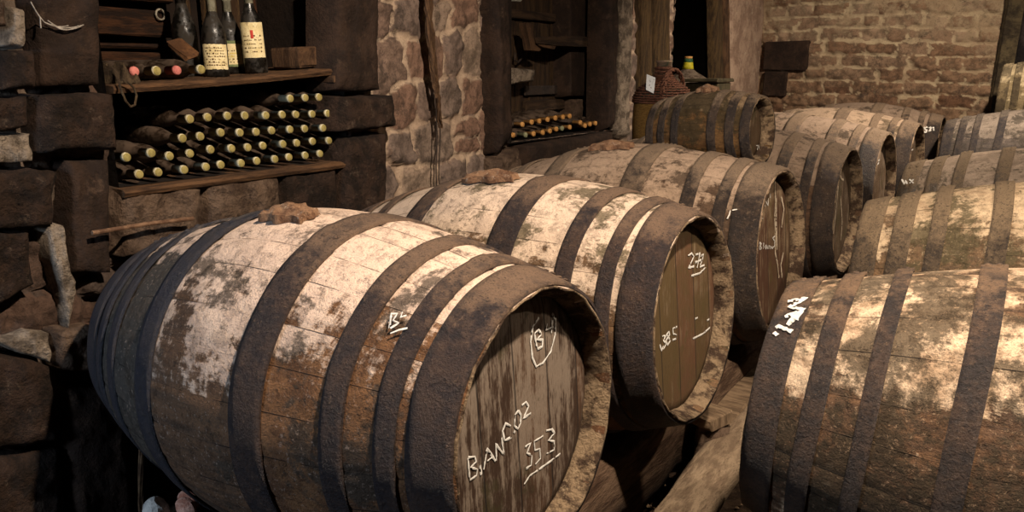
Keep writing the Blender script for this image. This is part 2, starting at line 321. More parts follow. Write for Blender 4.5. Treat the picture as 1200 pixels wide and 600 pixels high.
# ------------------------------------------------------------------ barrels
Q = 1.66
HOOPS = [(.225, .352), (.576, .651), (.760, .822), (.855, .996)]
HOOPV = {'R1': [(.306, .385), (.589, .647), (.749, .821), (.880, .996)], 'R2': [(.302, .385), (.577, .648), (.730, .822), (.871, .996)],
         'T': [(.28, .43), (.58, .73), (.83, .996)]}
for _k in ('R3', 'R4', 'R5'): HOOPV[_k] = HOOPV['R2']
def prof_r(L, rb, rh, x): return rb-(rb-rh)*abs(x/(L/2))**Q
def surf(L, rb, rh, x, a, lift=0.0):
    r = prof_r(L, rb, rh, x)+lift
    return Vector((x, r*math.cos(a), r*math.sin(a)+rb))
def barrel_local(root_m, L, rb, rh): pass
def make_barrel(key, C_, th, e, L, rb, rh, row, label, group, mat, headm, iron, bung=True, seed=0, ironlist=None, name='wine_barrel'):
    rr = random.Random(seed*31+5); HP = HOOPV.get(key, HOOPS)
    L *= SC; rb *= SC; rh *= SC
    Cw = W(*C_)
    rot = Euler((0, -e, th)) if row == 'L' else Euler((0, e, th+math.pi))
    base = Cw - rot.to_matrix() @ Vector((0, 0, rb))
    root = empty(name, base, rot)
    tag(root, label, 'barrel', group)
    ns = 26; sub = 7; n = ns*sub; xs = np.linspace(-L/2, L/2, 61)
    widths = [rr.uniform(.75, 1.3) for _ in range(ns)]; tot = sum(widths); acc = 0; ang = []; uu = []
    off = [rr.uniform(-.0016, .0016) for _ in range(ns)]; lift = []
    for i, w in enumerate(widths):
        for k in range(sub):
            f = k/sub; ang.append((acc+w*f)/tot*2*math.pi); uu.append(i+f)
            g = -.0022 if k == 0 else 0; lift.append(off[i]+g)
        acc += w
    mb = MB(); mb.uv = []; up = []
    def ring(x, r, t=None, flat=0):
        for j in range(n+1):
            jj = j % n; a = ang[jj]; l = lift[jj] if t is None else 0
            w = 0.0018*math.sin(3*a+x*9+seed)+.0012*math.sin(7*a-x*14+seed*2)
            R_ = r+l+w*(0 if flat else 1)
            mb.v.append((x, R_*math.cos(a), R_*math.sin(a)+rb)); mb.uv.append((uu[jj] if j < n else ns-1e-4, x)); up.append(max(0.0, math.sin(a)))
    rings = []
    cd = .058; ct = .019        # chime depth and thickness
    rings.append((-L/2+cd, rh-ct-.004, 1)); rings.append((-L/2+.022, rh-ct+.003, 1)); rings.append((-L/2+.002, rh-.008, 1)); rings.append((-L/2+.002, rh-.004, 1))
    for x in xs[1:-1]: rings.append((x, None, 0))
    rings.append((L/2-.002, rh-.004, 1)); rings.append((L/2-.002, rh-.008, 1)); rings.append((L/2-.022, rh-ct+.003, 1)); rings.append((L/2-cd, rh-ct-.004, 1))
    for (x, r, fl) in rings: ring(x, prof_r(L, rb, rh, x)-.003 if r is None else r, None if r is None else 0, fl)
    for i in range(len(rings)-1):
        for j in range(n):
            a = i*(n+1)+j; mb.f.append((a, a+n+1, a+n+2, a+1))
    mb.attr['up'] = up
    body = mb.build('staves', mat, root, True)
    # chime ring (end grain and croze) lining, and head on both ends
    for sg in (1, -1):
        cb = MB(); m = 96; vs = []; fs = []
        pr = [(L/2-.004, rh-.003), (L/2+.0005, rh-.005), (L/2, rh-.009), (L/2-.022, rh-ct+.001), (L/2-cd+.004, rh-ct-.008), (L/2-cd-.002, rh-ct-.006)]
        for (x, r) in pr:
            for k in range(m):
                a = 2*math.pi*k/m; d = .0022*math.sin(a*13+seed)+.0015*math.sin(a*29)
                vs.append((sg*x, (r+d)*math.cos(a), (r+d)*math.sin(a)+rb))
        for i in range(len(pr)-1):
            for k in range(m):
                q = (i*m+k, i*m+(k+1) % m, (i+1)*m+(k+1) % m, (i+1)*m+k); fs.append(q if sg > 0 else q[::-1])
        cb.add(vs, fs); cb.build('chime', CHIME, root, True)
        hb = MB(); R_ = rh-ct-.004; xh = L/2-cd
        prf = [(R_, xh-.006), (R_-.004, xh+.001), (R_-.03, xh+.005), (R_*.5, xh+.006), (0.0001, xh+.006)]
        vs = []; fs = []
        for (r, x) in prf:
            for k in range(m):
                a = 2*math.pi*k/m; vs.append((sg*x, r*math.cos(a), r*math.sin(a)+rb))
        for i in range(len(prf)-1):
            for k in range(m):
                q = (i*m+k, i*m+(k+1) % m, (i+1)*m+(k+1) % m, (i+1)*m+k); fs.append(q if sg > 0 else q[::-1])
        hb.add(vs, fs); hb.build('head', headm, root, True)
    # hoops
    for sg in (1, -1):
        for hi, (t0, t1) in enumerate(HP):
            j0 = rr.uniform(-.004, .004); j1 = rr.uniform(-.004, .004)
            x0 = (t0+j0)*L/2; x1 = (t1+(j1 if hi < len(HP)-1 else 0))*L/2
            hb = MB(); m = 160; vs = []; fs = []; up = []
            ja = math.radians(rr.choice([62, 70, 80, 97, 108]) + rr.uniform(-6, 6))   # overlap joint
            nx = 6; pr = [(x0, -.002)] + [(x0+(x1-x0)*k/(nx-1), .0045) for k in range(nx)] + [(x1, -.002)]
            wob = rr.uniform(0, 6)
            for (x, l) in pr:
                for k in range(m):
                    a = 2*math.pi*k/m
                    ov = .0028 if 0 <= (a-ja) < .16 else 0
                    r = prof_r(L, rb, rh, x)+l+(ov if l > 0 else 0)+.0007*math.sin(a*11+wob)
                    xx = x + .0022*math.sin(2*a+wob)+.0012*math.sin(5*a+wob)
                    if hi == len(HP)-1: xx = min(xx, L/2*.998)
                    vs.append((sg*xx, r*math.cos(a), r*math.sin(a)+rb)); up.append(max(0.0, math.sin(a)))
            for i in range(len(pr)-1):
                for k in range(m):
                    q = (i*m+k, i*m+(k+1) % m, (i+1)*m+(k+1) % m, (i+1)*m+k); fs.append(q[::-1] if sg < 0 else q)
            hb.add(vs, fs)
            # rivets on the overlap
            for da in (.035, .12):
                for fx in ((.3, .7) if (x1-x0) > .05 else (.5,)):
                    x = x0+(x1-x0)*fx; a = ja+da; r0 = prof_r(L, rb, rh, x)+.0068
                    p = Vector((sg*x, r0*math.cos(a), r0*math.sin(a)+rb)); nrm = Vector((0, math.cos(a), math.sin(a)))
                    t1 = Vector((1, 0, 0)); t2 = nrm.cross(t1); b0 = len(hb.v); rv = []; ff = []
                    for (rad, hgt) in ((.0075, 0), (.006, .002), (.003, .0035), (.0005, .004)):
                        for k in range(8):
                            aa = k*math.pi/4; rv.append(p+t1*rad*math.cos(aa)+t2*rad*math.sin(aa)+nrm*hgt)
                    for i in range(3):
                        for k in range(8): ff.append((i*8+k, i*8+(k+1) % 8, (i+1)*8+(k+1) % 8, (i+1)*8+k))
                    hb.add(rv, ff); up += [max(0.0, math.sin(a))]*32
            hb.attr['up'] = up
            im = iron
            if ironlist: im = ironlist.get((sg, hi), iron)
            hb.build('hoop', im, root, True)
    return root, dict(L=L, rb=rb, rh=rh, rot=rot, base=base)

def strokes_to_mesh(lines, w, lift=.0012):
    mb = MB()
    for ln in lines:
        pts = [Vector(p) for p, _ in ln]; nr = [Vector(q) for _, q in ln]
        # densify with slight wobble
        P = []; N_ = []
        for i in range(len(pts)-1):
            k = max(1, int((pts[i+1]-pts[i]).length/.006))
            for j in range(k):
                f = j/k; P.append(pts[i].lerp(pts[i+1], f)); N_.append(nr[i].lerp(nr[i+1], f).normalized())
        P.append(pts[-1]); N_.append(nr[-1])
        if len(P) < 2: continue
        vs = []; fs = []
        for i, p in enumerate(P):
            d = (P[min(i+1, len(P)-1)]-P[max(i-1, 0)]); d = d.normalized() if d.length > 1e-9 else Vector((0, 1, 0))
            s = d.cross(N_[i]).normalized(); ww = w*rnd.uniform(.55, 1.15)/2; q = p+N_[i]*lift
            vs += [q-s*ww, q+N_[i]*.0006, q+s*ww]
        for i in range(len(P)-1):
            for k in range(2):
                if rnd.random() < .06: continue
                a = i*3+k; fs.append((a, a+1, a+4, a+3))
        mb.add(vs, fs)
    return mb
def to_local(info, p): return info['rot'].to_matrix().transposed() @ (Vector(p)-info['base'])
def head_strokes(root, info, lines, w=.006, name='chalk_writing', mat=None):
    """survey pixels -> the flat face of the visible head"""
    rm = info['rot'].to_matrix().transposed(); o = rm @ (Vector(CAM)-info['base']); xh = info['L']/2-.058+.0065; out = []
    for ln in lines:
        q = []
        for (u, v) in ln:
            d = rm @ Vector(ray(u, v)); k = (xh-o.x)/d.x; p = o+d*k; q.append((p, (1, 0, 0)))
        out.append(q)
    return strokes_to_mesh(out, w).build(name, mat or CHALK, root)
def body_strokes(root, info, lines, w=.006, lift=.007, mat=None, name='chalk_writing'):
    rm = info['rot'].to_matrix().transposed(); o = rm @ (Vector(CAM)-info['base']); L, rb, rh = info['L'], info['rb'], info['rh']; out = []
    for ln in lines:
        q = []
        for (u, v) in ln:
            d = (rm @ Vector(ray(u, v))).normalized(); k = .5
            while k < 9:
                p = o+d*k; r = math.hypot(p.y, p.z-rb)
                if abs(p.x) < L/2*1.03 and r < prof_r(L, rb, rh, p.x)+lift: break
                k += .002
            if k < 9: q.append((p, (0, p.y/r, (p.z-rb)/r)))
        if len(q) > 1: out.append(q)
    return strokes_to_mesh(out, w, .0015).build(name, mat or CHALK, root)
def sc_lines(lines, ox, oy, s): return [[(ox+x/s, oy+y/s) for x, y in ln] for ln in lines]

BUNGC = simple('rotten_bung_cloth', C(96, 68, 50), C(138, 106, 80), 20, .95, .9, .01, spots=C(196, 178, 158))
def add_bung(root, info, ang=100, x=0.0, l=.15, w=.075, seed=1):
    r = random.Random(seed); L, rb, rh = info['L'], info['rb'], info['rh']; a = math.radians(ang); nr = Vector((0, math.cos(a), math.sin(a))); tn = Vector((0, -math.sin(a), math.cos(a)))
    mb = MB()
    c = Vector((x, 0, rb))+nr*rb
    mb.lathe([(.034, -.01), (.034, .012), (.03, .016), (.0001, .017)], 14, 'z')
    mt = Matrix((Vector((1, 0, 0)), -tn, nr)).transposed()
    mb.v = [tuple(mt @ Vector(v)+c) for v in mb.v]
    b = mb.build('bung', BUNGC, root, True)
    # rumpled cloth / bark strip laid over the bung
    cm = MB(); nx, ny = 34, 18; vs = []; fs = []; ph = r.uniform(0, 6)
    for i in range(nx):
        for j in range(ny):
            u = i/(nx-1)*2-1; v = j/(ny-1)*2-1
            ww = w*(1-.35*u*u)*(1+.18*math.sin(u*7+ph)); px = u*l/2*(1+.06*math.sin(v*5+ph)); py = v*ww/2
            hgt = .015*math.exp(-(u*u*1.2+v*v*.8))+.005*abs(math.sin(u*4+v*3+ph))+.004*math.sin(v*6+ph+u*3)*(1-abs(v))+r.uniform(-.001, .001)+.006
            if max(abs(u), abs(v)) > .97: hgt = -.002
            q = Vector((x+px, 0, rb)); rr_ = prof_r(L, rb, rh, x+px); aa = a-py/rr_
            q += Vector((0, math.cos(aa), math.sin(aa)))*(rr_+.003+max(hgt, -.002)); vs.append(q)
    for i in range(nx-1):
        for j in range(ny-1):
            k = i*ny+j; fs.append((k, k+1, k+ny+1, k+ny))
    cm.add(vs, fs); tag(cm.build('bung_cloth', BUNGC, root, False), 'rumpled rotten bung cloth')

BAR = {}
GL = 'casks lying in the left row with their heads to the aisle'; GR = 'casks lying in the right row'
dat = [
 ('B1', (-1.0283, .9657, -.5361), -.0273, .0430, .9238, .3063, .2158, 'L', 'large wine cask chalked BLANC 02 353, the nearest in the left row'),
 ('B2', (-1.0463, 1.6093, -.5535), -.0226, .0821, .9592, .3180, .2250, 'L', 'pale limed wine cask chalked 272 on an olive brown head, second in the left row'),
 ('B3', (-1.1000, 2.3497, -.5581), -.0142, .0945, 1.0216, .3387, .2416, 'L', 'dusty brown cask with a white drip down its head, just below the small keg'),
 ('B4', (-1.0922, 3.2340, -.5355), -.0216, .0492, 1.0116, .3354, .2355, 'L', 'dark brown cask just behind the one with the white drip, its head mostly in shadow'),
 ('B5', (-1.1036, 3.9684, -.5327), -.0311, .0477, 1.0514, .3486, .2451, 'L', 'grey brown cask, fifth along the left row, white marks high on its head'),
 ('B6', (-1.0813, 4.8283, -.5334), -.0257, .0476, 1.0372, .3439, .2417, 'L', 'pale dusty cask, second from the brick wall in the left row'),
 ('B7', (-1.0637, 5.7347, -.5314), -.0008, .0434, 1.0365, .3436, .2408, 'L', 'farthest cask of the left row, chalked 521, lying against the brick wall'),
 ('R1', (.1068, 1.4519, -.6001), .0513, -.0463, .9261, .3070, .2091, 'R', 'ochre mossy cask in the right foreground, white paint strokes on its end hoop'),
 ('R2', (.0869, 2.4333, -.5838), .0694, -.0166, .9732, .3227, .2257, 'R', 'yellowish mossy cask directly behind the right foreground cask'),
 ('R3', (.0555, 3.4684, -.5816), 0, -.0131, .9929, .3292, .2310, 'R', 'grey weathered cask, third from the front in the right row'),
 ('R4', (-.077, 5.38, -.4814), 0, -.0077, .8635, .2863, .2008, 'R', 'slate grey cask with many hoops, farthest on the floor of the right row'),
]
for i, (k, C_, th, e, L, rb, rh, row, lab) in enumerate(dat):
    mk = {'B7': 'B5'}.get(k, k)
    il = None; ir = IRON
    if k == 'B1': ir = IRON; il = {(-1, h): IRON_B for h in range(4)}
    elif k[0] == 'R': ir = {'R1': IRON_R, 'R2': IRON_M, 'R3': IRON_M, 'R4': IRON_S}[k]
    elif k not in ('B2',): ir = IRON_D
    hm = HD.get(k, HD['X'])
    BAR[k] = make_barrel(k, C_, th, e, L, rb, rh, row, lab, GL if row == 'L' else GR, M[mk], hm, ir, seed=i+1, ironlist=il)
BAR['T'] = make_barrel('T', (-.8085-.1920, 2.7774+.0171, -.1917-.0126), -.0892, .0653, .3853, .1427, .1133, 'L', 'small olive keg with dark hoops resting in the groove between two casks', None, M['T'], HD['X'], IRON_D, seed=40, name='wine_keg')
BAR['R5'] = make_barrel('R5', (.10, 5.81, -.150), 0, 0, .78, .23, .19, 'R', 'cream coloured cask end at the right edge, raised above the slate grey cask', None, M['R5'], HD['X'], M['R5'], seed=41)
add_bung(*BAR['B1'], ang=101, x=-.012, l=.15, w=.085, seed=1)
add_bung(*BAR['B2'], ang=101, x=-.01, l=.20, w=.08, seed=2)
add_bung(*BAR['B3'], ang=101, x=.0, l=.20, w=.08, seed=3)
add_bung(*BAR['T'], ang=98, x=.0, l=.10, w=.06, seed=4)
# chalk marks
b1 = [[(100,525),(96,472)],[(96,472),(112,470),(115,482),(102,495),(118,500),(116,514),(100,525)],[(124,490),(127,512)],[(133,500),(141,450),(160,480)],[(136,484),(155,470)],
      [(163,478),(161,440),(180,466),(175,425)],[(196,398),(184,392),(177,410),(182,432),(198,424)],[(203,410),(206,413)],[(214,362),(206,372),(205,398),(213,405),(219,392),(220,372),(214,362)],
      [(222,350),(232,342),(238,352),(232,366),(226,380),(243,368)],
      [(230,447),(243,438),(234,462),(246,466),(244,490),(232,498)],[(272,422),(251,434),(253,455),(264,452),(266,474),(254,488)],[(279,409),(293,406),(299,415),(284,432),(298,434),(298,454),(280,463)],
      [(228,535),(240,515),(262,500),(290,480),(312,463)],[(252,182),(258,217)],[(252,182),(262,172),(268,184),(257,196),(271,196),(270,212),(258,218)],[(282,158),(279,173),(296,166)],[(294,150),(292,180)],
      [(262,145),(248,165),(243,200),(247,238),(256,259),(272,250),(290,224),(300,185),(302,150),(293,134)]]
for a_, b_ in ((0, 10), (10, 14), (14, 19)): head_strokes(*BAR['B1'], sc_lines(b1[a_:b_], 500, 300, 2.0), .006)
body_strokes(*BAR['B1'], [[(457,385),(459,368),(466,368),(461,376),(468,379),(458,385)],[(472,366),(470,372),(477,370)],[(458,391),(468,387),(478,385)]], .005)
b2 = [[(270,150),(279,143),(285,151),(278,166),(271,180),(285,176)],[(289,147),(300,143),(293,180)],[(288,166),(303,160)],[(301,150),(309,146),(306,160),(299,178),(311,173)],[(278,200),(300,193),(315,178)],
      [(185,350),(186,388)],[(199,372),(204,388),(208,376)],[(205,352),(214,350),(208,363),(216,369),(208,385)],[(222,340),(216,348),(226,362),(219,373),(214,363),(224,348),(222,340)],[(242,328),(232,332),(233,346),(241,348),(240,358),(231,361)],[(196,204),(197,217),(191,234),(190,243)],
      [(282,358),(308,345),(325,330)],[(288,308),(294,305)],[(318,312),(323,309)]]
for a_, b_ in ((0, 5), (5, 6), (6, 10), (10, 11), (11, 12), (12, 13), (13, 14)): head_strokes(*BAR['B2'], sc_lines(b2[a_:b_], 680, 230, 2.145), .007)
b3 = [[(133,360),(133,338),(141,355),(142,332)],[(127,372),(147,370)],[(154,333),(154,312),(163,330),(164,306)],[(170,292),(170,305)],[(136,470),(136,447),(142,452),(137,458),(143,466),(136,470)],[(148,468),(149,448)],
      [(157,456),(153,462),(156,468),(160,456),(161,468)],[(165,468),(165,458),(170,460),(171,468)],[(177,458),(174,463),(178,467)],[(184,428),(177,434),(184,442),(183,460),(178,464)]]
for a_, b_ in ((0, 4), (4, 99)): head_strokes(*BAR['B3'], sc_lines(b3[a_:b_], 840, 120, 2.727), .006)
head_strokes(*BAR['B3'], sc_lines([[(185,250),(187,320),(184,370),(188,430),(186,480),(194,520),(198,560)],[(190,300),(189,380),(192,470)],[(205,300),(214,340),(206,400)],[(212,480),(204,520),(208,560)]], 840, 120, 2.727), .014, 'white_drip', DRIP)
body_strokes(*BAR['B3'], sc_lines([[(34,372),(40,360),(44,346),(66,342)]], 840, 120, 2.727), .006)
head_strokes(*BAR['B4'], sc_lines([[(392,225),(398,245),(404,248)],[(388,260),(382,330),(372,420)],[(395,300),(400,380),(396,440)]], 840, 120, 2.727), .012, 'white_drip', DRIP)
head_strokes(*BAR['B5'], sc_lines([[(545,335),(545,380),(552,372)],[(542,355),(556,345)],[(543,385),(560,374)],[(545,400),(556,390)]], 900, 100, 4.286), .012)
head_strokes(*BAR['B6'], sc_lines([[(708,290),(708,310)],[(722,280),(722,305)],[(705,335),(728,322)]], 900, 100, 4.286), .012)
body_strokes(*BAR['B7'], sc_lines([[(802,210),(786,213),(790,222),(798,226),(794,236),(784,234)],[(808,214),(816,210),(818,218),(808,230),(820,226)],[(830,210),(832,228)]], 900, 100, 4.286), .016)
head_strokes(*BAR['T'], sc_lines([[(796,440),(808,438),(803,470)],[(814,436),(815,472)],[(800,500),(822,496)]], 740, 90, 5.456), .005)
head_strokes(*BAR['T'], sc_lines([[(758,262),(752,270),(756,284),(760,290),(755,300)],[(752,405),(752,425),(760,430)]], 740, 90, 5.456), .006)
r1 = [[(118,138),(160,130),(122,150),(156,156)],[(112,172),(146,158),(118,190)],[(128,164),(132,184)],[(92,196),(98,192),(128,204)],[(88,206),(96,212)],[(150,158),(136,178)]]
body_strokes(*BAR['R1'], sc_lines(r1, 860, 280, 1.875), .011, .0085, name='white_paint_strokes')
body_strokes(*BAR['R3'], sc_lines([[(165,322),(170,334),(174,324),(178,334)],[(184,322),(194,332)],[(194,322),(184,332)]], 980, 60, 2.143), .008, .0075)

# ------------------------------------------------------------------ room shell
XA, XB, YJ, YB = -2.285, -2.60, 4.78, 8.46
CEIL, XR, YF = 2.9, 2.6, -2.0
MW = stone_wall_mat('rubble_stone_wall', C(152, 132, 114), C(118, 102, 92), C(128, 100, 84), C(186, 164, 140), C(156, 134, 114), lo=.60)
MBK = stone_wall_mat('coursed_brick_wall', C(152, 128, 104), C(138, 110, 86), C(112, 82, 62), C(186, 168, 136), C(160, 138, 110), lo=.42)
DST = simple('dark_dressed_stone', C(34, 25, 19), C(60, 44, 34), 11, .92, 1, .02, spots=C(96, 80, 66))
BRN = simple('brown_smooth_stone', C(34, 24, 18), C(50, 36, 27), 9, .88, .8, .01, spots=C(72, 56, 44))
MID = simple('brown_grey_stone', C(70, 54, 42), C(108, 88, 72), 9, .92, 1, .02, spots=C(40, 31, 24))
PAL = simple('pale_lime_plaster', C(96, 84, 72), C(160, 144, 126), 12, .95, 1, .02, spots=C(56, 46, 38))
PNK = simple('pinkish_plaster', C(132, 108, 92), C(164, 140, 120), 6, .92, .9, .012, spots=C(186, 170, 148))
WOOD = simple('old_dark_timber', C(54, 38, 26), C(88, 64, 44), 5, .85, .9, .01, stretch=(6, 1, 1), spots=C(40, 26, 18))
WOODY = simple('old_timber_along_wall', C(60, 42, 28), C(100, 72, 48), 5, .85, .9, .01, stretch=(6, .8, 6), spots=C(44, 28, 18))
WOODZ = simple('old_upright_timber', C(62, 44, 28), C(96, 74, 46), 5, .85, .9, .01, stretch=(7, 7, .8), spots=C(120, 100, 66))
BLK = simple('near_black_recess', C(22, 16, 12), C(34, 25, 19), 4, .95, .6, .01)  # near-black brown for the niche linings
LOG = simple('bark_stripped_log', C(74, 54, 40), C(120, 96, 76), 6, .92, 1, .014, stretch=(4, .7, 4), spots=C(50, 36, 26))
LOGP = simple('pale_grey_log', C(120, 100, 80), C(160, 138, 112), 7, .92, 1, .014, stretch=(4, .9, 4), spots=C(84, 66, 48))
DIRT = simple('earth_and_gravel', C(62, 46, 34), C(92, 72, 54), 24, .97, 1, .02, spots=C(136, 116, 90))
def grid_mesh(name, mat, us, vs, pos, holes=(), parent=None, kind=None):
    nu, nv = len(us), len(vs); U_, V_ = np.meshgrid(us, vs, indexing='ij'); P, at = pos(U_, V_)
    P = P.reshape(-1, 3); fs = []
    for i in range(nu-1):
        uc = (us[i]+us[i+1])/2
        for j in range(nv-1):
            vc = (vs[j]+vs[j+1])/2
            if any(a < uc < b and c < vc < d for a, b, c, d in holes): continue
            k = i*nv+j; fs.append((k, k+nv, k+nv+1, k+1))
    me = bpy.data.meshes.new(name); me.from_pydata([tuple(map(float, p)) for p in P], [], fs); me.update()
    for k, a in at.items():
        x = me.attributes.new(k, 'FLOAT', 'POINT'); x.data.foreach_set('value', np.asarray(a, dtype=np.float32).ravel())
    me.shade_smooth(); me.materials.append(mat); o = bpy.data.objects.new(name, me); COL.objects.link(o)
    if parent: o.parent = parent
    if kind: o['kind'] = kind
    return o
def rubble(U_, V_, su, sv, k, depth=.045, gap=.16):
    wz = V_/sv+.9*(fbm(U_*1.6, V_*1.6, k+3)-.5)*2+.22*(fbm(U_*9, V_*9, k+14)-.5)*2; row = np.floor(wz); fv = wz-row
    wu = U_/su+hsh(row, row*0, k)*5+1.1*(vnoise(U_*2.6+row*5.3, row*1.0, k+4)-.5)+.25*(fbm(U_*9, V_*9, k+15)-.5)*2; col = np.floor(wu); fu = wu-col; idv = hsh(col, row, k+9)
    # some stones are split in two courses
    spl = (hsh(col, row, k+2) > .75); fv2 = np.where(spl, np.mod(fv*2, 1), fv); idv = np.where(spl & (fv > .5), np.mod(idv+.37, 1), idv)
    ev = np.minimum(fv2, 1-fv2)*np.where(spl, .5, 1.0)*sv; eu = np.minimum(fu, 1-fu)*su
    e = np.minimum(eu, ev)-.3*np.maximum(0, .035-np.maximum(eu, ev)*.5); n = fbm(U_*14, V_*14, k+8, 4)-.5; n2 = fbm(U_*45, V_*45, k+12, 3)-.5
    face = sstep(-.002, .016, e)*(.35+.9*idv)
    h = face*depth+n*.042+n2*.016+(fbm(U_*2.5, V_*2.5, k+20)-.5)*.06
    return h, 1-sstep(.0, .017, e+n*.022), idv
# niche openings measured on the wall plane
n1 = (onx(121, 100, XA)[1], onx(404, 170, XA)[1], (onx(131, 212, XA)[2]+onx(400, 193, XA)[2])/2, 2.15)
n2 = (onx(597, 80, XA)[1], onx(722, 80, XA)[1], onx(660, 160, XA)[2], 2.25)
n3 = (onx(786, 60, XB)[1], onx(838, 60, XB)[1], .62, 2.45)
yj3a = onx(750, 60, XB)[1]
def wa(U_, V_):
    h, mo, sid = rubble(U_, V_, .20, .17, 2, .035)
    h = h+(fbm(U_*28, V_*28, 77, 4)-.5)*.03
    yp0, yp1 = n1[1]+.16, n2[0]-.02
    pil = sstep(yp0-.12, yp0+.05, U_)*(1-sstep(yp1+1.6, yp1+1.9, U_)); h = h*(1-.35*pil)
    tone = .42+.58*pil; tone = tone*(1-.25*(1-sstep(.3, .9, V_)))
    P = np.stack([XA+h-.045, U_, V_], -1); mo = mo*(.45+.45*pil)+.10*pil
    return P, dict(sid=sid, mortar=mo, tone=tone)
step = .013
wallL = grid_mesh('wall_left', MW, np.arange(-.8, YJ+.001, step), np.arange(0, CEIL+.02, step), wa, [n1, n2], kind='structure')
def wb(U_, V_):
    h, mo, sid = rubble(U_, V_, .26, .17, 5, .03)
    P = np.stack([XB+h*.7, U_, V_], -1); return P, dict(sid=sid, mortar=mo*.8+.25, tone=np.full(U_.shape, .95))
grid_mesh('wall_left_far_bay', MW, np.arange(YJ-.02, YB+.03, .03), np.arange(0, CEIL+.02, .03), wb, [n3], parent=wallL)
def wj(U_, V_):
    h, mo, sid = rubble(U_, V_, .2, .17, 9, .03)
    P = np.stack([U_, YJ+h*.5+.0*U_, V_], -1); return P, dict(sid=sid, mortar=mo+.2, tone=np.full(U_.shape, 1.0))
grid_mesh('wall_left_return', MW, np.arange(XB-.02, XA+.03, .02), np.arange(0, CEIL+.02, .03), wj, parent=wallL)
# plain outer stretch of the left wall, behind the viewer
MB().box((XA-.1, -1.4, CEIL/2), (.2, 1.22, CEIL)).build('wall_left_near_bay', DST, wallL)
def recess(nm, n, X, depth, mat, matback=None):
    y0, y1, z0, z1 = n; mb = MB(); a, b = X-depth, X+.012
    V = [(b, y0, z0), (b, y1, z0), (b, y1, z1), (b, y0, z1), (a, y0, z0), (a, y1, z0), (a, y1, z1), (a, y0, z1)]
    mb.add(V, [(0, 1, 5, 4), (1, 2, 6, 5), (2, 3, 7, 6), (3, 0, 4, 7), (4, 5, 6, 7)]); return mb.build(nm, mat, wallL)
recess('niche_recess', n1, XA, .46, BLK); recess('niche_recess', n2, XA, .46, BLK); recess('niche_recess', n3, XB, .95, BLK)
# dressed stones: each a thick weathered block bedded in the wall
def block(quad, prot, mat, X=XA, name='dressed_stone', rnd_=.18, rough=.014, seed=0, back=.10, parent=wallL, n=26):
    c = [onx(u, v, X+prot+.02)[1:] for u, v in quad]; s = np.linspace(0, 1, n)
    A, B = np.meshgrid(s, s, indexing='ij')
    q = [(1-A)*(1-B), A*(1-B), A*B, (1-A)*B]
    y = sum(q[i]*c[i][0] for i in range(4)); z = sum(q[i]*c[i][1] for i in range(4))
    # wobbly outline
    wk = .014 if mat in (BRN, WOODZ, WOOD) else .035; wy = (fbm(y*7+seed, z*7, seed+1)-.5)*wk; wz = (fbm(y*7, z*7+seed, seed+2)-.5)*wk; y = y+wy; z = z+wz
    ed = np.minimum(np.minimum(A, 1-A), np.minimum(B, 1-B))
    h = prot*np.sqrt(np.clip(1-(1-np.clip(ed/rnd_, 0, 1))**2, 0, 1))+(fbm(y*9, z*9, seed+3, 5)-.5)*rough*2.2+(fbm(y*40, z*40, seed+4, 3)-.5)*rough*.8
    x = X+h+.025; bd = (ed <= 1e-6); x = np.where(bd, X-back, x)
    P = np.stack([x, y, z], -1).reshape(-1, 3); m = MB(); fs = [(i*n+j, (i+1)*n+j, (i+1)*n+j+1, i*n+j+1) for i in range(n-1) for j in range(n-1)]
    # tone-down: winding so the normal points into the room
    m.add(P, [f[::-1] for f in fs]) if (y[-1, 0]-y[0, 0])*(z[0, -1]-z[0, 0]) < 0 and False else m.add(P, fs)
    return m.build(name, mat, parent, True)
S_ = [([(36,-25),(119,-25),(120,104),(46,104)], .03, BRN), ([(46,108),(142,107),(146,178),(49,181)], .07, DST), ([(-30,198),(73,196),(68,267),(-30,272)], .05, DST),
      ([(80,183),(130,183),(133,325),(87,324)], .04, BRN), ([(-30,275),(36,272),(40,335),(-30,382)], .03, DST), ([(50,258),(72,262),(90,330),(84,395),(40,382)][:4], .03, PAL),
      ([(2,64),(43,60),(46,106),(4,108)], .06, DST), ([(-30,110),(36,113),(38,152),(-30,156)], .05, DST), ([(-30,0),(10,4),(12,34),(-30,36)], .05, MID), ([(12,6),(30,8),(31,60),(8,58)], .05, PAL),
      ([(-30,155),(38,156),(34,192),(-30,192)], .015, PAL), ([(76,446),(150,450),(166,650),(86,650)], .05, BRN), ([(-30,400),(62,430),(74,520),(-30,540)], .05, DST), ([(-30,545),(76,525),(84,640),(-30,680)], .05, DST),
      ([(64,388),(110,378),(122,438),(74,440)], .05, MID), ([(38,385),(62,390),(60,426),(-10,398)], .02, PAL),
      ([(138,216),(238,212),(240,300),(142,305)], .03, MID), ([(241,211),(330,202),(332,282),(243,298)], .035, MID), ([(333,202),(397,196),(398,270),(335,282)], .03, DST),
      ([(393,-25),(446,-25),(448,110),(394,110)], .04, BRN), ([(397,113),(466,109),(470,149),(400,158)], .07, DST), ([(404,160),(456,152),(459,268),(404,270)], .055, DST),
      ([(581,-25),(597,-25),(601,168),(587,186)], .045, BRN), ([(716,-25),(727,-25),(722,152),(712,158)], .03, BRN), ([(728,-25),(742,-25),(738,165),(723,160)], .015, PAL), ([(614,171),(722,153),(730,190),(616,208)], .05, BRN), ([(584,188),(612,172),(613,222),(584,226)], .055, MID)]
for i, (q, p_, m_) in enumerate(S_): block(q, p_, m_, seed=i*3+1, back=.02 if q[0][0] == 728 else .10)
block([(856,-30),(897,-30),(898,135),(857,135)], .03, PNK, X=XB, name='plaster_pier', rough=.01, seed=91)
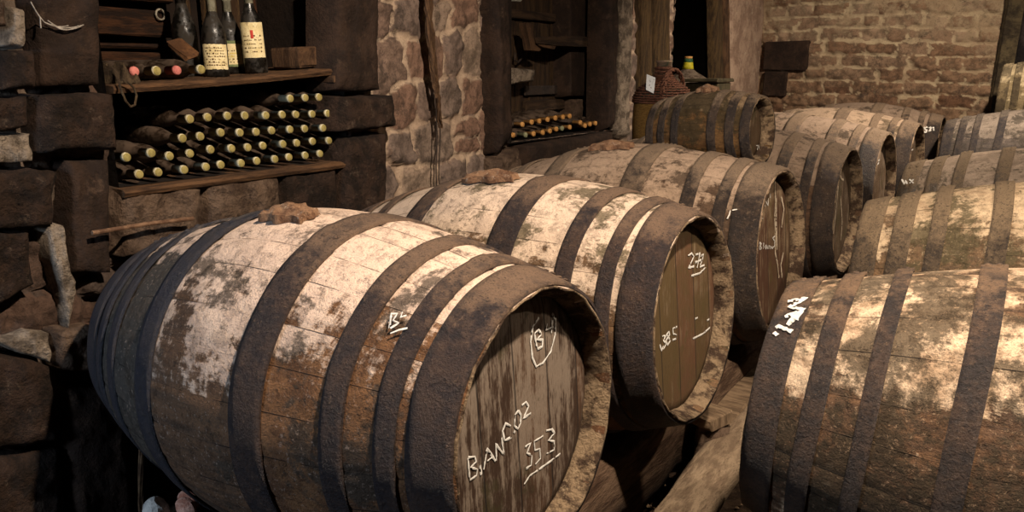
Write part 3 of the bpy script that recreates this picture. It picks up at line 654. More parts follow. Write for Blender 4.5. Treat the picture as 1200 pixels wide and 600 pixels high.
# back wall, right wall, front wall, floor, ceiling
def bk(U_, V_):
    ch = .118; wv = V_/ch+.35*(fbm(U_*1.3, V_*1.3, 31)-.5)*2+.16*(fbm(U_*9, V_*9, 37)-.5)*2; row = np.floor(wv); fv = wv-row
    ln = .27; wu = U_/ln+hsh(row, row*0, 3)*3+1.0*(vnoise(U_*3.1+row*7.7, row*1.0, 33)-.5)+.2*(fbm(U_*10, V_*10, 38)-.5)*2
    col = np.floor(wu); fu = wu-col; sid = hsh(col, row, 41)
    e = np.minimum(np.minimum(fu, 1-fu)*ln/ch, np.minimum(fv, 1-fv)); n = fbm(U_*13, V_*13, 51, 4)-.5; n2 = fbm(U_*40, V_*40, 55, 3)-.5
    face = sstep(.0, .20, e); h = face*.03*(.2+sid)+n*.06+n2*.026
    up = sstep(1.25, 1.9, V_)
    mo = (1-sstep(.02, .14, e+n*.4))*.8+(.36*up+.06)
    P = np.stack([U_, YB-h, V_], -1); return P, dict(sid=np.clip(sid+.35*(1-up)-.2*up, 0, 1), mortar=mo, tone=np.full(U_.shape, 1.0)-.15*(1-up))
wallB = grid_mesh('wall_back', MBK, np.arange(XR+.02, XB-.03, -.02), np.arange(0, CEIL+.02, .016), bk, kind='structure')
def bslab(u0, v0, u1, v1, prot, mat, name='dark_stone_slab', top=None):
    a = ony(u0, v0, YB); b = ony(u1, v1, YB); z1 = a[2] if top is None else top
    return MB().box(((a[0]+b[0])/2, YB-prot/2, (z1+b[2])/2), (abs(b[0]-a[0]), prot+.06, abs(z1-b[2])), jit=.005, bev=.008).build(name, mat, wallB)
bslab(899, 49, 947, 82, .05, BRN); bslab(898, 84, 922, 113, .045, BRN)
PIER = simple('mouldy_dark_pier', C(52, 44, 34), C(92, 80, 58), 5, .95, 1, .02, spots=C(38, 30, 26))
p0 = ony(1166, 60, YB)[0]
MB().box((p0+.32, YB-.045, CEIL/2), (.60, .13, CEIL), jit=.01, bev=.03).build('dark_plastered_pier', PIER, wallB)
PIER2 = simple('near_black_pier', C(28, 24, 24), C(52, 44, 42), 6, .95, 1, .02, spots=C(90, 84, 78))  # near-black tone for the right-hand part of the pier
MB().box((ony(1192, 60, YB)[0]+.30, YB-.06, CEIL/2), (.60, .16, CEIL), jit=.01, bev=.03).build('near_black_pier', PIER2, wallB)
def fl(U_, V_):
    h = (fbm(U_*1.5, V_*1.5, 61)-.5)*.03+(fbm(U_*22, V_*22, 63, 4)-.5)*.018; return np.stack([U_, V_, h-.012], -1), {}
grid_mesh('floor', DIRT, np.arange(XR, XB-.1, -.035), np.arange(YB+.05, YF-.05, -.035), fl, kind='structure')
tag(MB().box((0, (YB+YF)/2, CEIL+.06), (XR-XB+.4, YB-YF+.3, .12)).build('ceiling', WOODY), kind='structure')
tag(MB().box((XR+.1, (YB+YF)/2, CEIL/2), (.2, YB-YF+.3, CEIL)).build('wall_right', MID), kind='structure')
tag(MB().box((0, YF-.1, CEIL/2), (XR-XB+.2, .2, CEIL)).build('wall_front', MID), kind='structure')
# shelf sill under the bottle stack
def plank(name, p0, p1, depth, th, mat, parent=None, sag=0.0, front=True, seed=1, n=40, rag=.012, label=None, cat=None, group=None):
    """board whose front edge runs p0 -> p1, its depth going back into the wall"""
    m = MB(); p0 = Vector(p0); p1 = Vector(p1); rows = []
    for i in range(n):
        t = i/(n-1); q = p0.lerp(p1, t); q.z -= sag*math.sin(math.pi*t)
        w = (fbm(np.array([t*9.0]), np.array([seed*3.1]), seed)[0]-.5)*rag*2; w2 = (fbm(np.array([t*14.0]), np.array([seed*5.1]), seed+2)[0]-.5)*rag
        sec = [(0+w, -th/2), (.008+w, 0), (.002+w, th*.35), (-.01+w, th/2+w2), (-depth*.5, th/2-w2*.6), (-depth, th/2), (-depth, -th/2), (-depth*.5, -th/2), (-.012+w, -th/2)]
        rows.append([(q.x+a, q.y, q.z+b) for a, b in sec])
    k = len(rows[0]); vs = [v for r in rows for v in r]
    fs = [(i*k+j, (i+1)*k+j, (i+1)*k+(j+1) % k, i*k+(j+1) % k) for i in range(n-1) for j in range(k)]
    fs += [tuple(range(k)), tuple((n-1)*k+j for j in range(k))[::-1]]
    m.add(vs, fs); o = m.build(name, mat, parent); 
    if label: tag(o, label, cat, group)
    return o
lz = n1[2]
SILL = plank('ledge_board', (XA+.06, n1[0]-.02, lz-.012), (XA+.06, n1[1]+.02, lz-.012), .46, .024, WOODY, label='rough board ledge under the large stack of lying bottles', cat='ledge')
sl = onx(132, 100, XA+.03); sr = onx(386, 80, XA+.03)
SHZ = lambda y: sl[2]+(sr[2]-sl[2])*(y-sl[1])/(sr[1]-sl[1])-.012*math.sin(math.pi*min(1, max(0, (y-sl[1])/(sr[1]-sl[1]))))
SHELF = plank('wooden_shelf', (XA+.03, n1[0]+.004, SHZ(n1[0])-.011), (XA+.03, n1[1]-.004, SHZ(n1[1])-.011), .40, .024, WOODY, sag=.006, seed=5, rag=.016, label='sagging rough-edged plank shelf carrying upright and lying bottles above the stack', cat='shelf')
tag(MB().box((XA-.08, n1[1]-.055, SHZ(n1[1])-.043), (.26, .06, .026), jit=.004, bev=.006).build('shelf_support', WOOD), 'reddish timber end holding up the right end of the bottle shelf', 'timber')

# ------------------------------------------------------------------ bottles
def glass_mat(name, a, b, rough=.45):
    t = NT(name, rough, .5); o = t.add(t.obj(), t.rndloc()); n = t.noise(o, 18, 7, .7)
    t.base(t.mix(t.ramp(n, .4, .62), a, b)); t.L(t.ramp(n, .4, .6, .25, .9), t.b.inputs['Roughness']); t.bump(t.noise(o, 120, 4, .7), .25, .002); return t.m
GD = glass_mat('dusty_dark_glass', C(34, 26, 20), C(74, 58, 44)); GB = glass_mat('dark_bottle_glass', C(12, 11, 9), C(36, 29, 20))
CAPM = simple('mouldy_olive_capsule', C(166, 158, 130), C(200, 190, 156), 30, .8, .6, .003, spots=C(200, 190, 164)); CORK = simple('yellow_cork_end', C(128, 116, 66), C(152, 138, 84), 60, .8, .4, .002)
PINK = simple('faded_pink_capsule', C(168, 94, 88), C(190, 116, 106), 30, .7, .3, .002); ORG = simple('orange_cork', C(166, 118, 62), C(190, 142, 84), 40, .8, .4, .002)
GRN = simple('grey_green_capsule', C(112, 112, 84), C(146, 146, 114), 30, .8, .5, .003)
WHC = simple('whitish_foil_capsule', C(120, 116, 98), C(166, 162, 140), 26, .6, .5, .002, spots=C(80, 74, 58))
def bottle_parts(root, r, Lb, axis, gm, cm, em):
    """Burgundy-shaped bottle along the axis, base at 0"""
    bp = [(.0001, .012), (r*.55, .004), (r*.92, 0), (r, .008), (r, Lb*.50), (r*.93, Lb*.58), (r*.72, Lb*.67), (r*.5, Lb*.75), (r*.39, Lb*.82), (r*.37, Lb*.99)]
    MB().lathe(bp, 20, axis).build('bottle_glass', gm, root, True)
    cp = [(r*.40, Lb*.80), (r*.40, Lb*.955), (r*.45, Lb*.957), (r*.45, Lb*.985), (r*.41, Lb)]
    cpo = MB(); cpo.lathe(cp, 16, axis); c = cpo.build('capsule', cm, root, True)
    MB().lathe([(r*.40, Lb-.003), (r*.40, Lb+.0008), (r*.36, Lb+.0022), (.0001, Lb+.0015)], 16, axis).build('cork', em, c, True)
def lying(kind, r=.033, Lb=.29):
    gm, cm, em = dict(y=(GD, CAPM, CORK), p=(GD, PINK, PINK), o=(GD, ORG, ORG), g=(GD, GRN, GRN))[kind]
    root = empty('wine_bottle', (0, 0, 0)); bottle_parts(root, r, Lb, 'x', gm, cm, em); return root
rows = [('the short top row', [(875,142),(945,138),(1018,136)]),
 ('the second row down', [(413,240),(507,237),(597,226),(682,224),(763,228),(843,224),(914,219),(985,215),(1058,212)]),
 ('the third row down', [(370,330),(461,325),(560,312),(641,308),(726,307),(806,305),(883,302),(948,296),(1023,288),(1093,284)]),
 ('the fourth row down', [(91,427),(229,404),(325,425),(415,413),(518,397),(600,393),(690,393),(766,388),(848,382),(920,378),(1003,376),(1064,362)]),
 ('the bottom row', [(169,492),(258,506),(378,508),(488,485),(566,478),(640,478),(728,470),(810,464),(885,461),(957,452),(1033,443),(1103,434)])]
ORD = ['leftmost', 'second', 'third', 'fourth', 'fifth', 'sixth', 'seventh', 'eighth', 'ninth', 'tenth', 'eleventh', 'rightmost']
def pack(pts, r, ylo, yhi, zlo, it=200):
    P = np.array(pts, float); O = P.copy()
    for _ in range(it):
        P += (O-P)*.02
        for i in range(len(P)):
            for j in range(i):
                d = P[i]-P[j]; l = np.hypot(*d)
                if l < 2*r: q = d/max(l, 1e-6)*(2*r-l)*.5; P[i] += q; P[j] -= q
        P[:, 1] = np.maximum(P[:, 1], zlo+r); P[:, 0] = np.clip(P[:, 0], ylo+r, yhi-r)
    return P
R1_ = .0315; lab = []; pts = []
for rn, row in rows:
    for i, (u, v) in enumerate(row):
        p = onx(120+u/4, 80+v/4, XA+.02); pts.append(p[1:]); o_ = ORD[i] if i < len(row)-1 else 'rightmost'
        lab.append('dusty bottle, %s in %s of the left niche stack' % (o_ if o_ in ('leftmost', 'rightmost') else o_+' from left', rn))
PK = pack(pts, R1_, n1[0]-.0, n1[1], lz+.001)
proto = None
for i, (y, z) in enumerate(PK):
    o = lying('y', R1_, .29) if proto is None else copy_tree(proto)
    if proto is None: proto = o
    dx = rnd.uniform(-.012, .012); o.location = (XA+.02-.29+dx, y, z); o.rotation_euler = (rnd.uniform(0, 6), 0, 0)
    tag(o, lab[i], 'bottle', 'dusty bottles stacked on their sides in the left niche')
# bottles lying on the shelf
sh = [('p', 160, 'dusty lying bottle with a faded pink capsule at the left end of the shelf'), ('y', 186, 'dusty lying bottle with a pale yellow cork between the two pink-capped ones'),
      ('p', 210, 'dusty lying bottle with a faded pink capsule in front of the upright bottles'), ('y', 236, 'dusty lying bottle with a yellowish cork touching the label of an upright bottle')]
for k, u, lb in sh:
    y = onx(u, 79, XA+.0)[1]; o = lying(k, .033, .28); o.location = (XA-.28-(.01 if u != 236 else -.0), y, SHZ(y)+.037); tag(o, lb, 'bottle', 'bottles lying on the plank shelf')
LAB = simple('stained_cream_label', C(206, 188, 140), C(226, 210, 166), 30, .9, .3, .002, spots=C(92, 70, 44)); INK = simple('faded_label_print', C(70, 52, 36), C(100, 74, 50), 40, .9, .1, .001)
LABG = simple('yellow_label_field', C(190, 160, 60), C(206, 180, 90), 30, .9, .1, .001); LGR = simple('green_label_border', C(92, 104, 70), C(112, 120, 84), 30, .9, .1, .001); LRD = simple('red_label_crest', C(176, 60, 50), C(190, 80, 66), 30, .9, .1, .001)
def arc_patch(r, z0, z1, a0, a1, n=18, rag=0.0):
    m = MB(); vs = []
    for i in range(n+1):
        a = a0+(a1-a0)*i/n; e0 = rnd.uniform(0, rag); e1 = rnd.uniform(0, rag)
        vs += [(r*math.cos(a), r*math.sin(a), z0+e0), (r*math.cos(a), r*math.sin(a), z1-e1)]
    m.add(vs, [(2*i, 2*i+2, 2*i+3, 2*i+1) for i in range(n)]); return m
def upright(u, depth, r, h, lbl, lz0, lz1, label, cap=None, dark=False, tilt=0.0):
    y = onx(u, 60, XA-depth)[1]; root = empty('wine_bottle', (XA-depth, y, SHZ(y)+.003), (tilt, 0, 0))
    bottle_parts(root, r, h, 'z', GB, WHC if not dark else GB, WHC if not dark else GB)
    if lbl:
        az = math.atan2(-y, 2.2)
        L_ = arc_patch(r+.0008, lz0*h, lz1*h, az-1.15, az+1.15, rag=.003 if lbl == 1 else .001).build('label', LAB, root)
        for j in range(5 if lbl != 1 else 7):
            zz = lz0*h+(lz1-lz0)*h*(.16+.11*j); 
            a = az-.75
            im = MB()
            while a < az+.75:
                w = rnd.uniform(.04, .16)
                if rnd.random() < .75:
                    s = arc_patch(r+.0016, zz, zz+rnd.uniform(.002, .005), a, a+w, 3); im.add(s.v, s.f)
                a += w+rnd.uniform(.02, .08)
            if lbl == 2 and j in (2, 3): im.build('label_print', LABG, L_)
            else: im.build('label_print', INK, L_)
        if lbl == 2:
            for (q0, q1) in ((lz0, lz0+.03), (lz1-.04, lz1)): arc_patch(r+.0014, q0*h, q1*h, az-1.15, az+1.15).build('label_border', LGR, L_)
        if lbl == 3: arc_patch(r+.0018, (lz0+(lz1-lz0)*.55)*h, (lz0+(lz1-lz0)*.78)*h, az-.12, az+.12, 3).build('label_crest', LRD, L_)
    tag(root, label, 'bottle', 'bottles standing on the plank shelf'); return root
upright(252, .10, .041, .262, 1, .10, .42, 'upright dark bottle with a torn, heavily stained cream label')
upright(272, .21, .039, .262, 2, .10, .44, 'upright bottle with green-edged yellow label, half hidden behind the torn-label one', tilt=.03)
upright(299, .10, .040, .29, 3, .19, .60, 'upright bottle with cream label and small red crest, rightmost on the shelf', tilt=.05)
upright(218, .24, .042, .30, 0, 0, 0, 'unlabelled black bottle standing in the shade left of the labelled ones', dark=True)
# second niche
nb = [(221,240,'o'),(293,222,'o'),(352,213,'o'),(417,201,'o'),(478,190,'o'),(537,182,'o'),(590,176,'o'),(680,230,'o'),(703,243,'o'),(745,238,'o'),(790,230,'o'),(840,222,'o'),(148,323,'o'),(245,325,'g'),(308,313,'o'),(380,303,'o'),(435,291,'o'),(485,276,'o'),(530,270,'g'),(590,260,'o')]
pts2 = [onx(580+a/6.667, 110+b/6.667, XA+.0)[1:] for a, b, _ in nb]; P2 = pack(pts2, .031, n2[0]-.03, n2[1]+.03, n2[2]+.002)
pr = {}
for i, ((a, b, k), (y, z)) in enumerate(zip(nb, P2)):
    o = copy_tree(pr[k]) if k in pr else lying(k, .031, .28); pr.setdefault(k, o)
    o.location = (XA-.28, y, z); o.rotation_euler = (rnd.uniform(0, 6), 0, 0)
    if i < 7: lb = 'orange-corked bottle, %s of the upper row in the second niche' % (ORD[i]+' from left' if 0 < i < 6 else ('leftmost' if i == 0 else 'rightmost'))
    elif i < 12: lb = 'orange-corked bottle, %s of the low right-hand group in the second niche' % (['leftmost', 'second', 'third', 'fourth', 'rightmost'][i-7])
    else: lb = '%s bottle, %s of the lower row in the second niche' % ('grey-green capped' if k == 'g' else 'orange-corked', (ORD[i-12]+' from left' if 12 < i < 19 else ('leftmost' if i == 12 else 'rightmost')))
    tag(o, lb, 'bottle', 'bottles lying in the second niche')
# ------------------------------------------------------------------ niche fittings
def pb(u0, v0, u1, v1, X, th, mat, name, parent=None, jit=.003, bev=.005):
    """board facing the room whose corners sit at two surveyed points of the plane x = X"""
    a = onx(u0, v0, X); b = onx(u1, v1, X)
    return MB().box((X-th/2, (a[1]+b[1])/2, (a[2]+b[2])/2), (th, abs(b[1]-a[1]), abs(a[2]-b[2])), jit=jit, bev=bev).build(name, mat, parent)
RUSTW = simple('rusty_red_boards', C(34, 22, 15), C(70, 44, 26), 7, .85, .8, .008, stretch=(6, 1, 6), spots=C(34, 24, 18))
RUSTV = simple('rusty_red_upright_boards', C(44, 27, 16), C(84, 52, 30), 7, .85, .8, .008, stretch=(6, 6, 1), spots=C(34, 24, 18))
XN = XA-.40
bk_ = empty('board_lining', (XN, (n1[0]+n1[1])/2, SHZ(1.7))); 
def inv(o, root):
    o.parent = root; o.matrix_parent_inverse = Matrix.Translation(-Vector(root.location)); return o
for i, (v0, v1) in enumerate(((-60, -22), (-20, 4), (6, 44), (49, 58), (60, 72))):
    inv(pb(100, v0, 204, v1, XN+(.02 if i != 3 else 0), .03, RUSTW, 'board'), bk_)
uu_ = [206, 232, 262, 288, 308, 330, 352, 376, 402]
for i in range(len(uu_)-1): inv(pb(uu_[i]+1, -60, uu_[i+1]-1, 74, XN+.004*(i % 3), .025, RUSTV if i in (3, 4) else WOODZ, 'board'), bk_)
tag(bk_, 'old dark board lining at the back of the left niche behind the upright bottles', 'boarding')
def torus(name, c, R0, r0, mat, n=28, m=8):
    mb = MB(); vs = []; fs = []
    for i in range(n):
        a = 2*math.pi*i/n
        for j in range(m):
            b = 2*math.pi*j/m; vs.append((c[0]+r0*math.sin(b), c[1]+(R0+r0*math.cos(b))*math.cos(a), c[2]+(R0+r0*math.cos(b))*math.sin(a)))
    for i in range(n):
        for j in range(m): fs.append((i*m+j, i*m+(j+1) % m, ((i+1) % n)*m+(j+1) % m, ((i+1) % n)*m+j))
    mb.add(vs, fs); return mb.build(name, mat, None, True)
RING = simple('pale_iron', C(120, 112, 98), C(150, 142, 126), 30, .6, .4, .002)
rc = onx(188, 17, XN+.035); rg = torus('iron_ring', rc, .017, .0035, RING)
MB().tube([rc+np.array([-.02, 0, .018]), rc+np.array([.0, 0, .019]), rc+np.array([.004, .004, .012])], .003, 6).build('ring_staple', IRON_D, rg)
tag(rg, 'small pale iron ring hanging from a dark board beside the upright bottles', 'ring')
y0 = onx(343, 70, XA-.06)[1]; y1 = onx(376, 70, XA-.06)[1]
wbk = MB().box((0, 0, .036), (.13, y1-y0, .072), jit=.004, bev=.006, rot=(0, 0, .12)).build('timber_block', WOOD); wbk.location = (XA-.11, (y0+y1)/2, SHZ((y0+y1)/2)+.008); wbk.rotation_euler = (.08, 0, 0)
tag(wbk, 'dark worm-eaten timber block lying at the right end of the bottle shelf', 'wood block')
cy = onx(224, 65, XA-.10)[1]
ch = MB().box((0, 0, 0), (.09, .05, .014), jit=.006, bev=.004).build('wood_scrap', simple('orange_brown_wood', C(70, 46, 28), C(100, 68, 42), 12, .85, .6, .006)); ch.location = (XA-.14, cy, SHZ(cy)+.098); ch.rotation_euler = (.3, .62, .2)
tag(ch, 'orange-brown broken wood scrap propped over the lying bottles on the shelf', 'wood scrap')
SACK = simple('dirty_sacking', C(60, 48, 36), C(92, 76, 56), 22, .97, 1, .01, spots=C(36, 28, 22))
sy0 = onx(124, 82, XA-.05)[1]; sy1 = onx(152, 82, XA-.05)[1]; sm_ = MB(); vs = []; fs = []; n_ = 22
for i in range(n_):
    for j in range(n_):
        a, b = i/(n_-1), j/(n_-1); ee = min(a, 1-a, b, 1-b); yy = sy0+(sy1-sy0)*a; xx = XA-.16+.17*b
        hh = .055*math.sin(math.pi*a)**.5*math.sin(math.pi*b)**.5+.012*math.sin(a*13+b*9)*(ee > 0)+rnd.uniform(0, .004)
        vs.append((xx, yy+.004*math.sin(b*11), SHZ(yy)+.002+max(0, hh)))
fs = [(i*n_+j, (i+1)*n_+j, (i+1)*n_+j+1, i*n_+j+1) for i in range(n_-1) for j in range(n_-1)]
sm_.add(vs, fs); tag(sm_.build('sacking', SACK), 'crumpled piece of dirty sacking at the left end of the bottle shelf', 'cloth')
lp = [(139,93),(141,103),(147,118),(153,125),(158,123),(160,112),(157,103),(150,96),(143,93)]
tag(MB().tube([onx(u, v, XA+.055+.01*math.sin(i)) for i, (u, v) in enumerate(lp)], .0035, 6).build('cord_loop', SACK), 'frayed cord loop hanging off the left end of the bottle shelf', 'cord')
# rod in front of the wall
a_ = onx(108, 273, XA+.10); b_ = onx(226, 256, XA+.10)
tag(MB().tube([a_, (a_+b_)/2+np.array([0, 0, .003]), b_], .0065, 8).build('iron_rod', simple('rusty_rod', C(84, 60, 44), C(120, 92, 70), 30, .8, .5, .003)), 'thin rusty rod sticking out from behind the nearest cask below the left niche', 'rod')
# dead creeper stem on the light wall
VINE = simple('dry_creeper_stem', C(74, 54, 38), C(112, 84, 60), 20, .95, 1, .008, stretch=(4, 4, .6))
vr = empty('dead_creeper', onx(508, 150, XA+.07)); cl_ = [(500,-30),(502,10),(505,40),(507,70),(510,95),(513,115),(515,140),(516,150)]
for k in range(13):
    ph = rnd.uniform(0, 6); am = rnd.uniform(2, 5); pts = []
    end = len(cl_) if k < 9 else 6
    for i, (u, v) in enumerate(cl_[:end]): 
        tp = 1-.6*i/len(cl_); pts.append(onx(u+am*tp*math.sin(ph+i*.9)+rnd.uniform(-.6, .6), v, XA+.055+.012*math.cos(ph+i)))
    P_ = []; 
    for i in range(len(pts)-1):
        for f in (0, .33, .66): P_.append(pts[i]*(1-f)+pts[i+1]*f+np.array([rnd.uniform(-.003, .003)]*3))
    P_.append(pts[-1]); inv(MB().tube(P_, [rnd.uniform(.004, .009)*(1-.5*i/len(P_)) for i in range(len(P_))], 6).build('stem', VINE), vr)
for du in (0, 4): inv(MB().tube([onx(511+du, 118, XA+.05), onx(512+du, 160, XA+.05), onx(511+du*.8, 200, XA+.05), onx(512+du, 243, XA+.05)], .0028, 6).build('wire', IRON_D), vr)
tag(vr, 'dead brown creeper stem hanging down the light stone wall between the two niches', 'creeper')
# fittings of the second niche
XD = XA-.26; WZ_ = WOODZ; WY_ = WOODY
WOODZ = simple('dark_upright_boards', C(38, 27, 19), C(66, 48, 30), 6, .88, .9, .01, stretch=(7, 7, .8), spots=C(92, 72, 44)); WOODY = simple('dark_rough_timber', C(40, 29, 21), C(68, 51, 36), 6, .88, .9, .01, stretch=(6, .8, 6), spots=C(30, 20, 14))
sh_ = empty('plank_door', (XD, onx(640, 60, XD)[1], n2[2]+.02))
for i, (u0, u1) in enumerate(((588, 603), (604, 620), (621, 634), (635, 646), (647, 662))): inv(pb(u0, -60, u1, 146, XD-.004*(i % 2), .03, WOODZ, 'board'), sh_)
inv(pb(596, 10, 652, 26, XD+.03, .03, WOODY, 'rail'), sh_); inv(pb(616, 101, 666, 110, XD+.025, .016, IRON_D, 'hinge_strap'), sh_); inv(pb(617, 118, 664, 128, XD+.03, .03, WOODY, 'rail'), sh_)
hk = [onx(u, v, XD+.04) for u, v in ((604, 62), (603, 70), (607, 73), (611, 69), (611, 63))]; inv(MB().tube(hk, .006, 6).build('hook', IRON_D), sh_)
tag(sh_, 'old dark plank door set back in the second niche above the orange-corked bottles', 'door')
XM = XA-.12
ar = empty('wooden_bracket_arm', onx(660, 50, XM)); 
def poly_ext(pts, X, th, mat, name):
    P = [onx(u, v, X)[1:] for u, v in pts]; m = MB(); n = len(P)
    vs = [(X-th/2, *p) for p in P]+[(X+th/2, *p) for p in P]
    m.add(vs, [tuple(range(n))[::-1], tuple(range(n, 2*n))]+[(i, (i+1) % n, n+(i+1) % n, n+i) for i in range(n)]); return m.build(name, mat)
inv(poly_ext([(622,44),(660,42),(709,44),(708,51),(684,55),(655,54),(624,51)], XM, .05, WOODY, 'arm'), ar)
inv(poly_ext([(612,27),(618,27),(621,40),(623,52),(630,58),(628,60),(618,59),(616,45)], XM, .045, WOOD, 'curved_brace'), ar)
inv(poly_ext([(626,52),(648,54),(646,58),(632,55)], XM, .04, WOOD, 'under_block'), ar)
tag(ar, 'rough wooden arm on a curved brace jutting across the second niche', 'bracket')
pw = XA-.20
block([(597,79),(632,80),(630,94),(598,101)], .06, PAL, X=pw, name='limed_stone', back=.2, seed=201, rnd_=.25)
block([(663,-40),(722,-40),(722,118),(664,118)], .02, BRN, X=pw, name='smooth_stone_lining', back=.2, seed=202, rnd_=.06, rough=.006)
block([(666,117),(724,112),(724,150),(664,142)], .03, MID, X=pw-.04, name='grey_lime_patch', back=.16, seed=203, rnd_=.2)
jb = onx(605, -2, XA-.03)
tag(MB().box((jb[0], jb[1], jb[2]+.035), (.04, .06, .10), bev=.008).build('junction_box', simple('pale_grey_plastic', C(150, 150, 140), C(168, 166, 154), 20, .5, .1, .001)), 'pale grey junction box at the top of the second niche beside the dark stone jamb', 'box')
WOODZ = simple('mossy_timber_post', C(46, 34, 22), C(78, 60, 36), 6, .88, .9, .01, stretch=(7, 7, .8), spots=C(108, 90, 56)); WOODY = WY_
# third niche: timber posts, ledge, demijohns
block([(752,-40),(768,-40),(769,150),(752,150)], .03, WOODZ, X=XB+.02, name='timber_post', seed=301, rnd_=.3, rough=.006)
block([(768,-40),(788,-40),(788,150),(769,150)], .07, WOODZ, X=XB+.02, name='timber_post', seed=302, rnd_=.3, rough=.006)
block([(837,-40),(848,-40),(850,150),(839,150)], .05, WOODZ, X=XB+.02, name='timber_post', seed=303, rnd_=.3, rough=.006, back=.0)
block([(849,-40),(855,-40),(857,150),(851,150)], .05, WOOD, X=XB+.02, name='timber_post', seed=304, rnd_=.3, rough=.004)
WK = simple('dark_red_wicker', C(76, 46, 34), C(118, 78, 58), 40, .8, .9, .006, stretch=(1, 1, 3)); STRAW = simple('yellow_straw_jacket', C(104, 76, 36), C(142, 108, 56), 50, .9, 1, .006, stretch=(1, 1, 5), spots=C(70, 50, 26))
GRG = glass_mat('green_glass', C(28, 46, 34), C(60, 74, 54)); YEL = simple('yellow_capsule', C(150, 140, 26), C(178, 166, 40), 20, .6, .3, .002); GRC = simple('green_capsule', C(40, 72, 48), C(56, 92, 62), 20, .6, .3, .002)
DY = 5.02; dj = ony(777, 100, DY); dz0 = .93
ped = MB().box((dj[0]+.01, DY+.02, dz0/2-.005), (.34, .38, dz0-.01), jit=.01, bev=.02).build('stone_plinth', MID)
tag(ped, 'rough stone plinth behind the left row carrying the wicker demijohn', 'plinth')
zt = ony(777, 71, DY)[2]; hgt = zt-dz0
D1 = empty('wicker_demijohn', (dj[0], DY, dz0)); rD = .5*(ony(812, 100, DY)[0]-ony(741, 100, DY)[0])*.72
rD = .185
MB().lathe([(.0001, .0), (rD*.9, .0), (rD, .03), (rD*1.02, hgt*.25), (rD, hgt*.46), (rD*.97, hgt*.54), (rD*.90, hgt*.58)], 40).build('straw_jacket', STRAW, D1, True)
def weave(name, prof, mat, parent, nv=34, nh=11, r_=.0055):
    m = MB()
    def pr(t):
        t = t*(len(prof)-1); i = min(int(t), len(prof)-2); f = t-i; return prof[i][0]*(1-f)+prof[i+1][0]*f, prof[i][1]*(1-f)+prof[i+1][1]*f
    for k in range(nv):
        a = 2*math.pi*k/nv; m.tube([(pr(t)[0]*math.cos(a+.1*t), pr(t)[0]*math.sin(a+.1*t), pr(t)[1]) for t in np.linspace(0, 1, 12)], r_*.7, 5)
    for j in range(nh):
        t = (j+.5)/nh; r, z = pr(t); pts = []
        for k in range(2*nv+1):
            a = math.pi*k/nv; w = (.004 if (k % 2 == 0) == (j % 2 == 0) else -.001); pts.append(((r+w+.003)*math.cos(a), (r+w+.003)*math.sin(a), z+rnd.uniform(-.002, .002)))
        m.tube(pts, r_, 5, False)
    return m.build(name, mat, parent, True)
pf = [(rD*1.0, hgt*.50), (rD*.99, hgt*.58), (rD*.84, hgt*.67), (rD*.52, hgt*.74), (rD*.32, hgt*.80), (rD*.25, hgt*.93)]
MB().lathe([(rD*.95, hgt*.48), (rD*.95, hgt*.58), (rD*.80, hgt*.67), (rD*.48, hgt*.74), (rD*.28, hgt*.80), (rD*.21, hgt*.97)], 32).build('demijohn_glass', GRG, D1, True)
weave('wicker_shoulder', pf, WK, D1, 30, 15, .0065)
MB().lathe([(rD*.24, hgt*.92), (rD*.25, hgt*.975), (rD*.29, hgt*.98), (rD*.29, hgt), (.0001, hgt+.002)], 20).build('stopper_cap', simple('dusty_green_cap', C(70, 80, 62), C(130, 104, 84), 20, .8, .4, .002), D1, True)
# carrying hoop of twisted wicker
hd = MB()
for k in range(3):
    pts = []
    for i in range(25):
        a = math.pi*i/24; pts.append((.07+.012*math.cos(a*7+k*2.1), rD*.95*math.cos(a), hgt*.60+.155*math.sin(a)+.008*math.sin(a*7+k*2.1)))
    hd.tube(pts, .007, 6)
hd.build('wicker_handle', WK, D1, True)
tag(D1, 'wicker-covered demijohn with straw jacket and looped handle behind the small keg', 'demijohn')
TG = simple('white_card', C(226, 226, 222), C(238, 238, 234), 10, .8, .05, .001)
tp = [ony(u, v, DY-.19) for u, v in ((758, 87), (768, 91), (766, 109.5), (757, 105))]
tm = MB(); nrm = Vector(np.cross(tp[1]-tp[0], tp[3]-tp[0])).normalized(); b4 = [Vector(p)+nrm*.0015 for p in tp]+[Vector(p)-nrm*.0015 for p in tp]
tm.add(b4, [(0, 1, 2, 3), (7, 6, 5, 4)]+[(i, 4+i, 4+(i+1) % 4, (i+1) % 4) for i in range(4)]); tgo = tm.build('paper_tag', TG)
def tagpt(a, b): return Vector(tp[0])*(1-a)*(1-b)+Vector(tp[1])*a*(1-b)+Vector(tp[2])*a*b+Vector(tp[3])*(1-a)*b
tl = MB()
for ln in ([(.35, .35), (.5, .33), (.45, .42)], [(.4, .55), (.45, .62), (.38, .66)], [(.55, .70), (.68, .72), (.62, .78)], [(.85, .12), (.88, .17)]):
    tl.tube([tagpt(*q)-nrm*.002 for q in ln], .0014, 5); tl.tube([tagpt(*q)+nrm*.002 for q in ln], .0014, 5)
tl.build('pen_marks', INK, tgo)
MB().tube([tagpt(.5, 0), tagpt(.6, -.1)+Vector((-.01, .03, .01)), tagpt(.9, -.22)+Vector((-.02, .08, .01))], .0012, 5).build('string', SACK, tgo)
tag(tgo, 'small white card tag tied to the wicker demijohn', 'tag')
X2 = XB+.02; q2 = onx(806, 80, X2-.17); D2z = 1.02; zt2 = onx(805, 66, X2-.17)[2]; h2 = zt2-D2z
D2 = empty('glass_demijohn', (X2-.17, q2[1], D2z)); r2 = .19; SHD = simple('dusty_grey_shoulder', C(70, 58, 48), C(112, 98, 84), 18, .95, .8, .006)
